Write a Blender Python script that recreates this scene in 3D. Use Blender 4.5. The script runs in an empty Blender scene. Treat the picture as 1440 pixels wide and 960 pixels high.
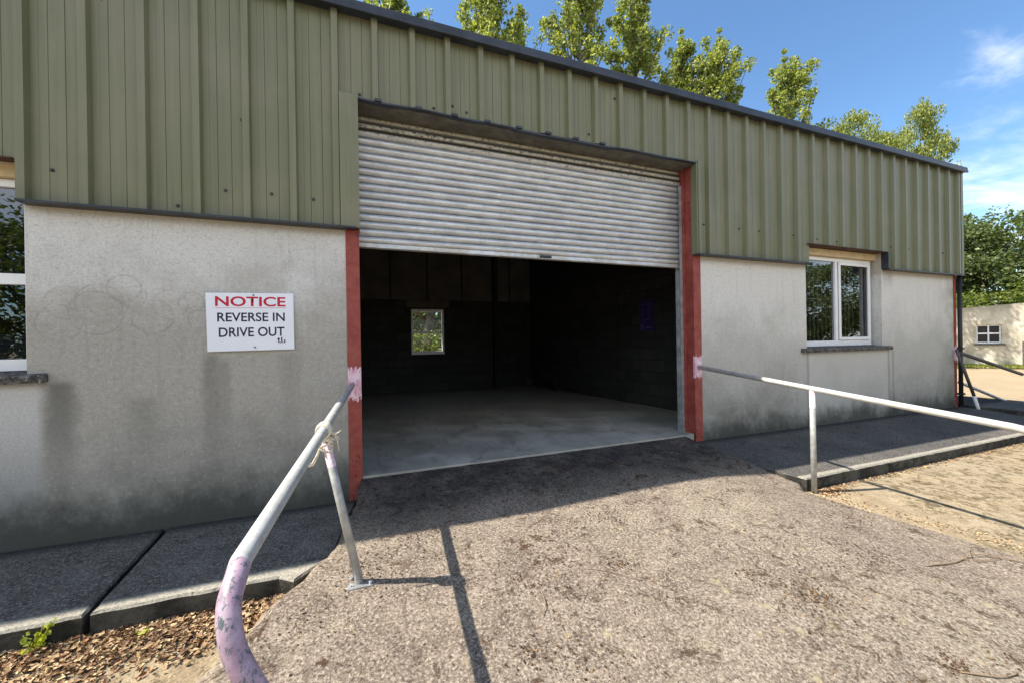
import bpy, bmesh, math, random
from mathutils import Vector, Matrix, noise as mnoise
random.seed(7)
R = math.radians
sc = bpy.context.scene
# ------------------------------------------------------------------ camera
cam_d = bpy.data.cameras.new('camera'); cam = bpy.data.objects.new('camera', cam_d)
sc.collection.objects.link(cam); sc.camera = cam
cam_d.sensor_fit = 'HORIZONTAL'; cam_d.sensor_width = 36.0; cam_d.lens = 550.0/1440*36
cam_d.clip_start = 0.05; cam_d.clip_end = 2000
YAW = math.atan2(550.0, 1444.0)
cam.location = (0.024, -4.133, 1.3)
cam.matrix_world = (Matrix.Translation(cam.location) @ Matrix.Rotation(-YAW, 4, 'Z') @
                    Matrix.Rotation(R(90), 4, 'X') @ Matrix.Rotation(-math.atan(.0165), 4, 'Z'))
# ------------------------------------------------------------------ light
SUN_DIR = Vector((.77, -.198, -1.0)).normalized()          # the way the light travels
EL = math.asin(-SUN_DIR.z)
AZ = math.atan2(-SUN_DIR.x, -SUN_DIR.y)                    # compass angle from +Y towards +X
world = bpy.data.worlds.new('World'); sc.world = world; world.use_nodes = True
wn = world.node_tree; wn.nodes.clear()
sun_d = bpy.data.lights.new('sun', 'SUN'); sun = bpy.data.objects.new('sun', sun_d)
sc.collection.objects.link(sun); sun_d.energy = 5.0; sun_d.angle = R(.53); sun_d.color = (1, .92, .80)
sun.rotation_euler = SUN_DIR.to_track_quat('-Z', 'Y').to_euler(); sun.location = (-10, 5, 20)
sc.view_settings.view_transform = 'Standard'; sc.view_settings.look = 'None'
sc.view_settings.exposure = 0.95; sc.view_settings.gamma = 1; sc.view_settings.use_curve_mapping = False
sc.cycles.max_bounces = 8; sc.cycles.transparent_max_bounces = 12
SKY_STR = 0.115

# ------------------------------------------------------------------ node helper
class NT:
    def __init__(s, nt): s.nt = nt; s.n = nt.nodes; s.l = nt.links
    def node(s, t, **kw):
        x = s.n.new(t)
        for k, v in kw.items(): setattr(x, k, v)
        return x
    def inp(s, sock, v):
        if isinstance(v, bpy.types.NodeSocket): s.l.new(v, sock)
        elif v is not None:
            if sock.type == 'RGBA' and not hasattr(v, '__len__'): v = (v, v, v, 1)
            if sock.type == 'RGBA' and len(v) == 3: v = (*v, 1)
            sock.default_value = v
    def m(s, op, a, b=None, c=None, clamp=False):
        x = s.node('ShaderNodeMath', operation=op, use_clamp=clamp)
        s.inp(x.inputs[0], a)
        if b is not None: s.inp(x.inputs[1], b)
        if c is not None: s.inp(x.inputs[2], c)
        return x.outputs[0]
    def vm(s, op, a, b=None, scale=None):
        x = s.node('ShaderNodeVectorMath', operation=op); s.inp(x.inputs[0], a)
        if b is not None: s.inp(x.inputs[1], b)
        if scale is not None: s.inp(x.inputs['Scale'], scale)
        return x.outputs[0]
    def pos(s): return s.node('ShaderNodeTexCoord').outputs['Object']
    def xyz(s, v):
        x = s.node('ShaderNodeSeparateXYZ'); s.l.new(v, x.inputs[0]); return x.outputs
    def comb(s, x, y, z):
        c = s.node('ShaderNodeCombineXYZ')
        for i, v in enumerate((x, y, z)): s.inp(c.inputs[i], v)
        return c.outputs[0]
    def noise(s, vec, scale, detail=4, rough=.55, dist=0):
        x = s.node('ShaderNodeTexNoise'); s.l.new(vec, x.inputs['Vector'])
        x.inputs['Scale'].default_value = scale; x.inputs['Detail'].default_value = detail
        x.inputs['Roughness'].default_value = rough; x.inputs['Distortion'].default_value = dist
        return x.outputs[0]
    def vor(s, vec, scale, feature='F1', out=0, rnd=1):
        x = s.node('ShaderNodeTexVoronoi', feature=feature); s.l.new(vec, x.inputs['Vector'])
        x.inputs['Scale'].default_value = scale; x.inputs['Randomness'].default_value = rnd
        return x.outputs[out]
    def mr(s, v, a, b, c=0.0, d=1.0, smooth=True):
        x = s.node('ShaderNodeMapRange', interpolation_type='SMOOTHSTEP' if smooth else 'LINEAR')
        s.inp(x.inputs[0], v)
        for i, q in enumerate((a, b, c, d)): s.inp(x.inputs[i+1], q)
        return x.outputs[0]
    def mix(s, f, a, b, mode='MIX'):
        x = s.node('ShaderNodeMix', data_type='RGBA', blend_type=mode)
        s.inp(x.inputs[0], f); s.inp(x.inputs[6], a); s.inp(x.inputs[7], b); return x.outputs[2]
    def ramp(s, f, stops):
        x = s.node('ShaderNodeValToRGB'); s.l.new(f, x.inputs[0]); e = x.color_ramp.elements
        while len(e) < len(stops): e.new(.5)
        for q, (p, c) in zip(e, stops):
            q.position = p; q.color = (*c, 1) if len(c) == 3 else c
        return x.outputs[0]
    def bump(s, h, strength=.5, dist=.01, nrm=None):
        x = s.node('ShaderNodeBump'); s.l.new(h, x.inputs['Height'])
        x.inputs['Strength'].default_value = strength; x.inputs['Distance'].default_value = dist
        if nrm is not None: s.l.new(nrm, x.inputs['Normal'])
        return x.outputs[0]
    def out(s, sh):
        o = s.node('ShaderNodeOutputMaterial'); s.l.new(sh, o.inputs[0])
    def bsdf(s, col, rough=.8, metal=0, normal=None, spec=.4, **kw):
        b = s.node('ShaderNodeBsdfPrincipled')
        s.inp(b.inputs['Base Color'], col); s.inp(b.inputs['Roughness'], rough); s.inp(b.inputs['Metallic'], metal)
        s.inp(b.inputs['Specular IOR Level'], spec)
        if normal is not None: s.l.new(normal, b.inputs['Normal'])
        return b.outputs[0]

def mat(name, fn):
    m = bpy.data.materials.new(name); m.use_nodes = True; m.node_tree.nodes.clear()
    N = NT(m.node_tree); sh = fn(N)
    if sh is not None: N.out(sh)
    return m
def plain(name, col, rough=.7, metal=0, var=.12, scale=14, bump=.15):
    def f(N):
        p = N.pos(); n = N.noise(p, scale, 5, .6)
        c = N.mix(N.mr(n, .3, .7), tuple(v*(1-var) for v in col), tuple(min(1, v*(1+var)) for v in col))
        return N.bsdf(c, rough, metal, N.bump(N.noise(p, scale*8, 3), bump, .003))
    return mat(name, f)

# ------------------------------------------------------------------ sky with thin cloud
W = NT(wn)
sky = W.node('ShaderNodeTexSky'); sky.sky_type = 'NISHITA'; sky.sun_disc = False
sky.sun_elevation = EL; sky.sun_rotation = AZ; sky.air_density = 1.0; sky.dust_density = .35; sky.ozone_density = 1.6
tc = W.node('ShaderNodeTexCoord').outputs['Generated']
d = W.xyz(tc)
zz = W.m('MAXIMUM', d[2], .04)
cv = W.comb(W.m('DIVIDE', d[0], zz), W.m('DIVIDE', d[1], zz), 0)
cvs = W.vm('MULTIPLY', cv, (1.0, 1.9, 1))
n1 = W.noise(cvs, .55, 7, .62, .6); n2 = W.noise(cv, 2.6, 6, .6, .8)
cl = W.m('ADD', W.m('MULTIPLY', n1, .72), W.m('MULTIPLY', n2, .28))
east = W.mr(W.m('ADD', d[0], W.m('MULTIPLY', d[1], -.9)), .2, 1.0)        # more veil to the east
low = W.mr(d[2], .62, .2)
cf = W.m('MULTIPLY', W.mr(cl, W.m('SUBTRACT', .60, W.m('MULTIPLY', W.m('MULTIPLY', east, low), .38)), .80), .92)
skyc = W.mix(1.0, sky.outputs[0], (.80, 1.0, 1.12, 1), 'MULTIPLY')
fill_cloud = W.m('MULTIPLY', W.mr(W.m('ADD', W.m('ADD', W.m('MULTIPLY', d[1], -.85), W.m('MULTIPLY', d[0], -.55)), W.m('MULTIPLY', W.m('SUBTRACT', n1, .5), .9)), -.02, .45), W.m('MULTIPLY', W.mr(d[2], .10, .3), W.mr(d[2], .85, .45)))
cf = W.m('MAXIMUM', cf, W.m('MULTIPLY', fill_cloud, .88))          # unseen bright cloud added behind the camera to fill the shaded front
skyc2 = W.mix(cf, skyc, (7.6, 7.65, 7.8, 1))
bg = W.node('ShaderNodeBackground'); W.inp(bg.inputs[0], skyc2); bg.inputs[1].default_value = SKY_STR
wo = W.node('ShaderNodeOutputWorld'); W.l.new(bg.outputs[0], wo.inputs[0])

# ------------------------------------------------------------------ object helpers
def tag(o, label=None, cat=None, group=None, kind=None):
    if label: o['label'] = label
    if cat: o['category'] = cat
    if group: o['group'] = group
    if kind: o['kind'] = kind
    return o
def empty(name, loc):
    o = bpy.data.objects.new(name, None); o.empty_display_size = .2; o.location = loc
    sc.collection.objects.link(o); return o
def wloc(p):
    v = Vector((0, 0, 0))
    while p is not None: v = v + Vector(p.location); p = p.parent
    return v
def obj(name, bm, mats, parent=None, smooth=False, bevel=0):
    me = bpy.data.meshes.new(name)
    if isinstance(bm, bmesh.types.BMesh):
        bmesh.ops.recalc_face_normals(bm, faces=bm.faces) if not getattr(obj, 'raw', False) else None
        bm.to_mesh(me); bm.free()
    else: me.from_pydata(bm[0], [], bm[1])
    for m in (mats if isinstance(mats, (list, tuple)) else [mats]): me.materials.append(m)
    if smooth:
        for p in me.polygons: p.use_smooth = True
    o = bpy.data.objects.new(name, me); sc.collection.objects.link(o)
    if parent is not None:
        o.parent = parent; o.location = -wloc(parent)
    if bevel:
        b = o.modifiers.new('bevel', 'BEVEL'); b.width = bevel; b.segments = 2; b.limit_method = 'ANGLE'
    return o
def box(bm, x0, x1, y0, y1, z0, z1, mi=0, skew=None):
    vs = [bm.verts.new((x, y, z)) for z in (z0, z1) for y in (y0, y1) for x in (x0, x1)]
    for f in ((0, 2, 3, 1), (4, 5, 7, 6), (0, 1, 5, 4), (2, 6, 7, 3), (0, 4, 6, 2), (1, 3, 7, 5)):
        bm.faces.new([vs[i] for i in f]).material_index = mi
    return vs
def BM(): return bmesh.new()
def bx(*a, **k):
    b = BM(); box(b, *a, **k); return b
def tube(bm, pts, rad, seg=12, cap=True, mi=0):
    pts = [Vector(p) for p in pts]; rads = rad if hasattr(rad, '__len__') else [rad]*len(pts)
    rings = []; prev = None
    for i, p in enumerate(pts):
        t = (pts[min(i+1, len(pts)-1)] - pts[max(i-1, 0)]).normalized()
        if prev is None:
            a = Vector((0, 0, 1)) if abs(t.z) < .9 else Vector((1, 0, 0)); u = t.cross(a).normalized()
        else: u = (prev - t*prev.dot(t)).normalized()
        prev = u; v = t.cross(u)
        rings.append([bm.verts.new(p + (u*math.cos(k*2*math.pi/seg) + v*math.sin(k*2*math.pi/seg))*rads[i]) for k in range(seg)])
    for a, b in zip(rings, rings[1:]):
        for k in range(seg):
            f = bm.faces.new((a[k], a[(k+1) % seg], b[(k+1) % seg], b[k])); f.material_index = mi; f.smooth = True
    if cap:
        for r in (rings[0], rings[-1]):
            try: bm.faces.new(r).material_index = mi
            except ValueError: pass
def spline(pts, n=8):
    pts = [Vector(p) for p in pts]; out = []
    for i in range(len(pts)-1):
        p0 = pts[max(i-1, 0)]; p1 = pts[i]; p2 = pts[i+1]; p3 = pts[min(i+2, len(pts)-1)]
        for k in range(n):
            t = k/n
            out.append(.5*((2*p1) + (p2-p0)*t + (2*p0-5*p1+4*p2-p3)*t*t + (3*p1-p0-3*p2+p3)*t**3))
    out.append(pts[-1]); return out
def wall_grid(bm, xs, zs, y0, y1, holes):
    """a wall between y0 and y1 of cells, with openings given by x0,x1,z0,z1 (reveals are closed)"""
    def solid(i, k):
        if i < 0 or k < 0 or i >= len(xs)-1 or k >= len(zs)-1: return False
        cx = (xs[i]+xs[i+1])/2; cz = (zs[k]+zs[k+1])/2
        return not any(h[0] < cx < h[1] and h[2] < cz < h[3] for h in holes)
    def q(*p): bm.faces.new([bm.verts.new(v) for v in p])
    for i in range(len(xs)-1):
        for k in range(len(zs)-1):
            if not solid(i, k): continue
            a, b, c, e = xs[i], xs[i+1], zs[k], zs[k+1]
            q((a, y0, c), (b, y0, c), (b, y0, e), (a, y0, e)); q((b, y1, c), (a, y1, c), (a, y1, e), (b, y1, e))
            if not solid(i-1, k): q((a, y1, c), (a, y0, c), (a, y0, e), (a, y1, e))
            if not solid(i+1, k): q((b, y0, c), (b, y1, c), (b, y1, e), (b, y0, e))
            if not solid(i, k-1): q((a, y1, c), (b, y1, c), (b, y0, c), (a, y0, c))
            if not solid(i, k+1): q((a, y0, e), (b, y0, e), (b, y1, e), (a, y1, e))
    bmesh.ops.remove_doubles(bm, verts=bm.verts, dist=1e-5)

# ------------------------------------------------------------------ materials
def m_render(kind):
    def f(N):
        p = N.pos(); x, y, z = N.xyz(p)
        big = N.noise(p, 1.3, 6, .6, .4); med = N.noise(p, 5, 7, .68, .3); fine = N.noise(p, 60, 4, .7)
        streak = N.noise(N.vm('MULTIPLY', p, (9, 9, .55)), 1.6, 5, .6, .2)
        brush = N.noise(N.vm('MULTIPLY', p, (1, 1, 9)), 3, 5, .7)
        if kind == 'left':
            clean, dirt, low = (.70, .695, .68), (.42, .40, .36), (.27, .26, .23)
            z0, z1 = 1.35, 2.25
        else:
            clean, dirt, low = (.73, .715, .68), (.50, .49, .455), (.28, .27, .24)
            z0, z1 = .9, 2.0
        zj = N.m('ADD', z, N.m('MULTIPLY', N.m('SUBTRACT', big, .5), 1.4))
        zj = N.m('ADD', zj, N.m('MULTIPLY', N.m('SUBTRACT', med, .5), .8))
        zj = N.m('ADD', zj, N.m('MULTIPLY', N.m('SUBTRACT', streak, .5), .45))
        c = N.mix(N.mr(zj, z0, z1), dirt, clean)
        c = N.mix(N.mr(zj, .95, -.1), c, low)
        # lighter vertical washes and darker soot
        c = N.mix(N.m('MULTIPLY', N.mr(streak, .52, .75), .22), c, (.16, .16, .15))
        mot = N.noise(p, 26, 6, .75)
        c = N.mix(N.mr(mot, .50, .66, 0, .26), c, (.17, .165, .15)); c = N.mix(N.mr(mot, .46, .36, 0, .25), c, (.66, .65, .61))
        c = N.mix(N.m('MULTIPLY', N.mr(brush, .55, .75), .22), c, (.62, .62, .60))
        if kind == 'left':
            def blob(cx, w, ztop, zbot, amt, col):
                xx = N.m('ABSOLUTE', N.m('SUBTRACT', N.m('ADD', x, N.m('MULTIPLY', N.m('SUBTRACT', med, .5), .16)), cx))
                a = N.mr(xx, w, w*.15); b = N.m('MULTIPLY', N.mr(z, ztop+.02, ztop-.06), N.mr(z, zbot, ztop))
                return N.m('MULTIPLY', N.m('MULTIPLY', a, b), amt), col
            # pale patch under the left window, beyond the sill end
            pf = N.m('MULTIPLY', N.mr(x, -2.27, -2.36), N.mr(z, 1.07, .98))
            c = N.mix(N.m('MULTIPLY', pf, .75), c, N.mix(N.mr(z, .9, -.1), (.6, .6, .59), (.28, .28, .27)))
            for a in ((-2.2, .15, 1.06, -.1, .72, (.10, .10, .09)), (-1.22, .10, 1.25, -.3, .55, (.14, .135, .12)),
                      (-1.12, .07, 1.2, .1, .4, (.15, .145, .13)), (-.62, .12, 1.24, .3, .3, (.17, .165, .15)), (-1.7, .16, .9, -.1, .35, (.16, .16, .14))):
                fa, col = blob(*a); c = N.mix(fa, c, col)
            # faint scrubbed rings beside the sign
            rings = None
            for cx, cz, r in ((-2.16, 1.66, .13), (-1.96, 1.66, .15), (-1.80, 1.79, .11), (-1.74, 1.72, .09), (-1.5, 1.66, .12),
                              (-1.35, 1.68, .09), (-1.98, 1.58, .17), (-2.2, 1.5, .14), (-1.3, 1.54, .08), (-1.62, 1.56, .14)):
                dx = N.m('SUBTRACT', x, cx); dz = N.m('SUBTRACT', z, cz)
                rr = N.m('SQRT', N.m('ADD', N.m('MULTIPLY', dx, dx), N.m('MULTIPLY', dz, dz)))
                rr = N.m('ADD', rr, N.m('MULTIPLY', N.m('SUBTRACT', med, .5), .05))
                t = N.mr(N.m('ABSOLUTE', N.m('SUBTRACT', rr, r)), .011, .002)
                rings = t if rings is None else N.m('MAXIMUM', rings, t)
            c = N.mix(N.m('MULTIPLY', rings, N.mr(N.noise(p, 7, 3), .35, .6, .02, .26)), c, (.14, .13, .12))
        else:
            # rendered patch below the window, with crack-like edges
            pf = N.m('MULTIPLY', N.m('MULTIPLY', N.mr(x, 6.60, 6.64), N.mr(x, 8.80, 8.76)), N.mr(z, 1.08, 1.02))
            c = N.mix(N.m('MULTIPLY', pf, .5), c, (.60, .59, .56))
            for cx in (6.62, 8.78, 8.92):
                t = N.m('MULTIPLY', N.mr(N.m('ABSOLUTE', N.m('SUBTRACT', N.m('ADD', x, N.m('MULTIPLY', N.m('SUBTRACT', med, .5), .05)), cx)), .045, .0), N.mr(z, 1.12, 1.0))
                c = N.mix(N.m('MULTIPLY', t, .5), c, (.16, .16, .15))
            c = N.mix(N.m('MULTIPLY', N.mr(x, 10.2, 11.1), N.mr(N.noise(p, 2.2, 5), .35, .65, 0, .7)), c, (.25, .25, .20))
            t = N.m('MULTIPLY', N.mr(N.m('ABSOLUTE', N.m('SUBTRACT', x, 8.78)), .28, 0), N.mr(N.m('ADD', z, N.m('MULTIPLY', med, .6)), 2.35, 2.8))
            c = N.mix(N.m('MULTIPLY', t, .6), c, (.20, .20, .19))
        # warm band under the flashing
        c = N.mix(N.m('MULTIPLY', N.mr(N.m('ADD', z, N.m('MULTIPLY', med, .09)), 2.37, 2.45), .55), c, (.40, .33, .23))
        # black algae at the foot
        foot = N.m('ADD', N.m('ADD', z, N.m('MULTIPLY', N.m('SUBTRACT', N.noise(N.vm('MULTIPLY', p, (1, 1, .75)), 7, 7, .75), .5), .5)), N.m('MULTIPLY', N.m('SUBTRACT', big, .5), .6))
        ft = (-.16, .30) if kind == 'left' else (-.12, .26)
        c = N.mix(N.mr(foot, ft[1], ft[0], 0, .88), c, (.045, .046, .038))
        c = N.mix(N.mr(fine, .35, .72, .0, .28), c, (.12, .12, .11))
        spk = N.vor(p, 22); c = N.mix(N.m('MULTIPLY', N.mr(spk, .09, .04), N.mr(N.noise(p, 4, 2), .55, .7)), c, (.08, .075, .07))
        h = N.m('ADD', N.m('MULTIPLY', fine, .6), N.m('MULTIPLY', N.noise(p, 18, 5, .6), .8))
        return N.bsdf(c, .92, 0, N.bump(h, .55, .006), .2)
    return mat('render_'+kind, f)
M = {}
M['render_left'] = m_render('left'); M['render_right'] = m_render('right')

def f_clad(N):
    p = N.pos(); x, y, z = N.xyz(p)
    st = N.noise(N.vm('MULTIPLY', p, (14, 14, .35)), 1.5, 6, .65); big = N.noise(p, .9, 5, .6, .5)
    c = N.mix(N.mr(st, .35, .7), (.145, .150, .080), (.200, .202, .115))
    c = N.mix(N.mr(big, .42, .7, 0, .45), c, (.245, .222, .152))
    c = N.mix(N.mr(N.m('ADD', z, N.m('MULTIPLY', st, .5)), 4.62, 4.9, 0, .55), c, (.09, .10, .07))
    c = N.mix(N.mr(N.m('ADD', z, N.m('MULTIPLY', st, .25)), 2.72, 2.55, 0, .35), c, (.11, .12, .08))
    c = N.mix(N.mr(N.noise(p, 40, 4, .7), .55, .8, 0, .18), c, (.12, .12, .09))
    return N.bsdf(c, N.mr(st, .3, .7, .34, .5), 0, N.bump(N.noise(p, 6, 3), .12, .01), .5)
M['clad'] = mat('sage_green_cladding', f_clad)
M['flash_dark'] = plain('dark_blue_grey_trim', (.030, .038, .055), .4, 0, .3, 5)
M['flash_brown'] = plain('brown_rust_trim', (.075, .035, .025), .7, 0, .3, 9)
M['screw'] = plain('rusty_screw', (.06, .055, .05), .5)
def f_red(N):
    p = N.pos(); x, y, z = N.xyz(p)
    n = N.noise(p, 9, 6, .65); n2 = N.noise(N.vm('MULTIPLY', p, (1, 1, .4)), 38, 5, .7)
    c = N.mix(N.mr(n, .3, .7), (.235, .040, .032), (.33, .075, .056))
    c = N.mix(N.mr(N.noise(p, 3, 4), .5, .7, 0, .35), c, (.38, .13, .10))
    rust = N.mr(N.m('ADD', n2, N.m('ADD', N.mr(z, .45, .0, 0, .08), N.mr(z, 2.2, 2.45, 0, .06))), .63, .70)
    c = N.mix(rust, c, (.060, .018, .012))
    # pink patch brushed round the rail joint
    pk = N.m('ABSOLUTE', N.m('SUBTRACT', N.m('ADD', z, N.m('MULTIPLY', N.m('SUBTRACT', N.noise(N.vm('MULTIPLY', p, (1, 1, .35)), 45, 5, .7), .5), .26)), .915))
    front = N.mr(y, .02, .012)
    c = N.mix(N.m('MULTIPLY', N.mr(pk, .150, .138), front), c, N.mix(N.mr(n2, .4, .6), (.66, .33, .42), (.80, .62, .70)))
    return N.bsdf(c, .55, 0, N.bump(N.m('ADD', n2, N.noise(p, 25, 3)), .35, .004), .4)
M['red'] = mat('red_oxide_steel', f_red)
def f_shut(N):
    p = N.pos(); x, y, z = N.xyz(p)
    n = N.noise(N.vm('MULTIPLY', p, (2.2, 1, 7)), 2.2, 6, .65, .4); n2 = N.noise(p, 26, 6, .7)
    c = N.mix(N.mr(n, .3, .7), (.50, .515, .53), (.68, .69, .70))
    c = N.mix(N.mr(n2, .54, .70, 0, .30), c, (.36, .35, .33))
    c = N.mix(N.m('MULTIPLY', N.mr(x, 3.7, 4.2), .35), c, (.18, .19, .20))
    top = N.mr(N.m('ADD', z, N.m('MULTIPLY', N.m('SUBTRACT', n, .5), .12)), 3.44, 3.50)
    ph = N.m('FRACT', N.m('DIVIDE', N.m('SUBTRACT', z, 2.343), .079))
    flake = N.m('MULTIPLY', N.mr(N.noise(N.vm('MULTIPLY', p, (1, 1, 1.4)), 30, 6, .75), .40, .50), N.m('MULTIPLY', N.mr(ph, .1, .25), N.mr(ph, .75, .55)))
    c = N.mix(top, c, N.mix(flake, (.10, .095, .08), (.52, .50, .44)))
    lowb = N.m('MULTIPLY', N.mr(z, 2.42, 2.33), N.mr(N.noise(p, 4, 5, .7), .38, .6))
    c = N.mix(N.m('MULTIPLY', lowb, .6), c, (.42, .37, .28))
    return N.bsdf(c, N.mr(n2, .3, .7, .32, .55), N.m('SUBTRACT', .55, N.m('MULTIPLY', top, .4)), N.bump(n2, .25, .003), .5)
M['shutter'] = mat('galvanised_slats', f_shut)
M['galv'] = plain('galvanised_steel', (.42, .44, .46), .45, .6, .25, 12)
M['dark_soffit'] = plain('dusty_dark_soffit', (.12, .115, .10), .8, 0, .3, 6)
M['upvc'] = plain('white_upvc', (.82, .83, .85), .3, 0, .04, 5, .02)
M['timber'] = plain('cream_timber_packing', (.60, .46, .27), .7, 0, .15, 7)
M['black'] = plain('black_plastic', (.02, .02, .022), .45)
def f_conc_sill(N):
    p = N.pos(); n = N.noise(p, 24, 6, .7)
    c = N.mix(N.mr(n, .35, .65), (.045, .043, .040), (.16, .15, .14))
    c = N.mix(N.mr(N.noise(p, 60, 3, .6), .62, .68), c, (.5, .49, .46))
    return N.bsdf(c, .95, 0, N.bump(n, .8, .012), .2)
M['sill'] = mat('mossy_concrete_sill', f_conc_sill)
def f_glass(N):
    g = N.node('ShaderNodeBsdfGlossy'); g.inputs['Roughness'].default_value = .0; g.inputs['Color'].default_value = (.95, .97, 1, 1)
    t = N.node('ShaderNodeBsdfTransparent'); t.inputs['Color'].default_value = (.55, .58, .58, 1)
    fr = N.node('ShaderNodeFresnel'); fr.inputs['IOR'].default_value = 1.6
    f2 = N.m('MULTIPLY_ADD', fr.outputs[0], 1.3, .08, clamp=True)
    m = N.node('ShaderNodeMixShader'); N.l.new(f2, m.inputs[0]); N.l.new(t.outputs[0], m.inputs[1]); N.l.new(g.outputs[0], m.inputs[2])
    return m.outputs[0]
M['glass'] = mat('window_glass', f_glass)
def f_clear(N):
    g = N.node('ShaderNodeBsdfGlossy'); g.inputs['Roughness'].default_value = .02
    t = N.node('ShaderNodeBsdfTransparent'); t.inputs['Color'].default_value = (.9, .93, .92, 1)
    m = N.node('ShaderNodeMixShader'); m.inputs[0].default_value = .02; N.l.new(t.outputs[0], m.inputs[1]); N.l.new(g.outputs[0], m.inputs[2])
    return m.outputs[0]
M['glass_clear'] = mat('clear_glass', f_clear)
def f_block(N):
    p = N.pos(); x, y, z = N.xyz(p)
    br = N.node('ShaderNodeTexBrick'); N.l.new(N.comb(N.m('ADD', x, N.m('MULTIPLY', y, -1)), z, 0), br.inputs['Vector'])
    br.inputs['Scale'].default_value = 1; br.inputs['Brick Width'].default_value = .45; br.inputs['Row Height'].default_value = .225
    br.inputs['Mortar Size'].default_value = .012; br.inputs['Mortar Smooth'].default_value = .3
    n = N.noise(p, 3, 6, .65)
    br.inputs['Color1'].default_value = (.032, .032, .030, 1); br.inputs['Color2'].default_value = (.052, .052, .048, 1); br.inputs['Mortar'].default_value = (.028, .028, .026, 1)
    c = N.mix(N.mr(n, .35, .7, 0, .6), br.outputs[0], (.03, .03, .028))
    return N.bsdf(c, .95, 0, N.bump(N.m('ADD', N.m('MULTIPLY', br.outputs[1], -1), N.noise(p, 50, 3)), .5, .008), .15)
M['block'] = mat('dark_blockwork', f_block)
def f_floor(N):
    p = N.pos(); x, y, z = N.xyz(p)
    n = N.noise(p, 1.6, 7, .62, .5); s = N.noise(N.vm('MULTIPLY', p, (1, .35, 1)), 7, 6, .7); f = N.noise(p, 50, 4, .7)
    c = N.mix(N.mr(n, .3, .7), (.26, .25, .215), (.46, .44, .38))
    c = N.mix(N.mr(s, .50, .70, 0, .55), c, (.15, .145, .13))
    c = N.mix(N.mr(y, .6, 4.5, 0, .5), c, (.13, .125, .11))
    c = N.mix(N.mr(f, .55, .75, 0, .3), c, (.16, .16, .15))
    ck = N.vor(N.vm('ADD', p, N.comb(N.m('MULTIPLY', n, .5), N.m('MULTIPLY', s, .3), 0)), .55, 'DISTANCE_TO_EDGE')
    c = N.mix(N.mr(ck, .005, .002, 0, .3), c, (.05, .05, .05))
    c = N.mix(N.m('MULTIPLY', N.mr(N.m('ADD', y, N.m('MULTIPLY', f, .05)), .06, .0), .5), c, (.36, .34, .29))
    return N.bsdf(c, N.mr(n, .3, .7, .42, .65), 0, N.bump(f, .2, .003), .4)
M['floor'] = mat('smooth_concrete_floor', f_floor)
M['panel'] = plain('grey_lining_panel', (.095, .085, .075), .8, 0, .25, 2)
M['panel_gap'] = plain('panel_joint', (.02, .02, .018), .8)
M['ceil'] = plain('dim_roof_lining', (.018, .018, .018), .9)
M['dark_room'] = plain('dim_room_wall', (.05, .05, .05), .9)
M['blue_room'] = plain('blue_machine_cover', (.03, .06, .14), .6)
M['roof'] = plain('grey_roof_sheet', (.12, .13, .13), .6)

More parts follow.
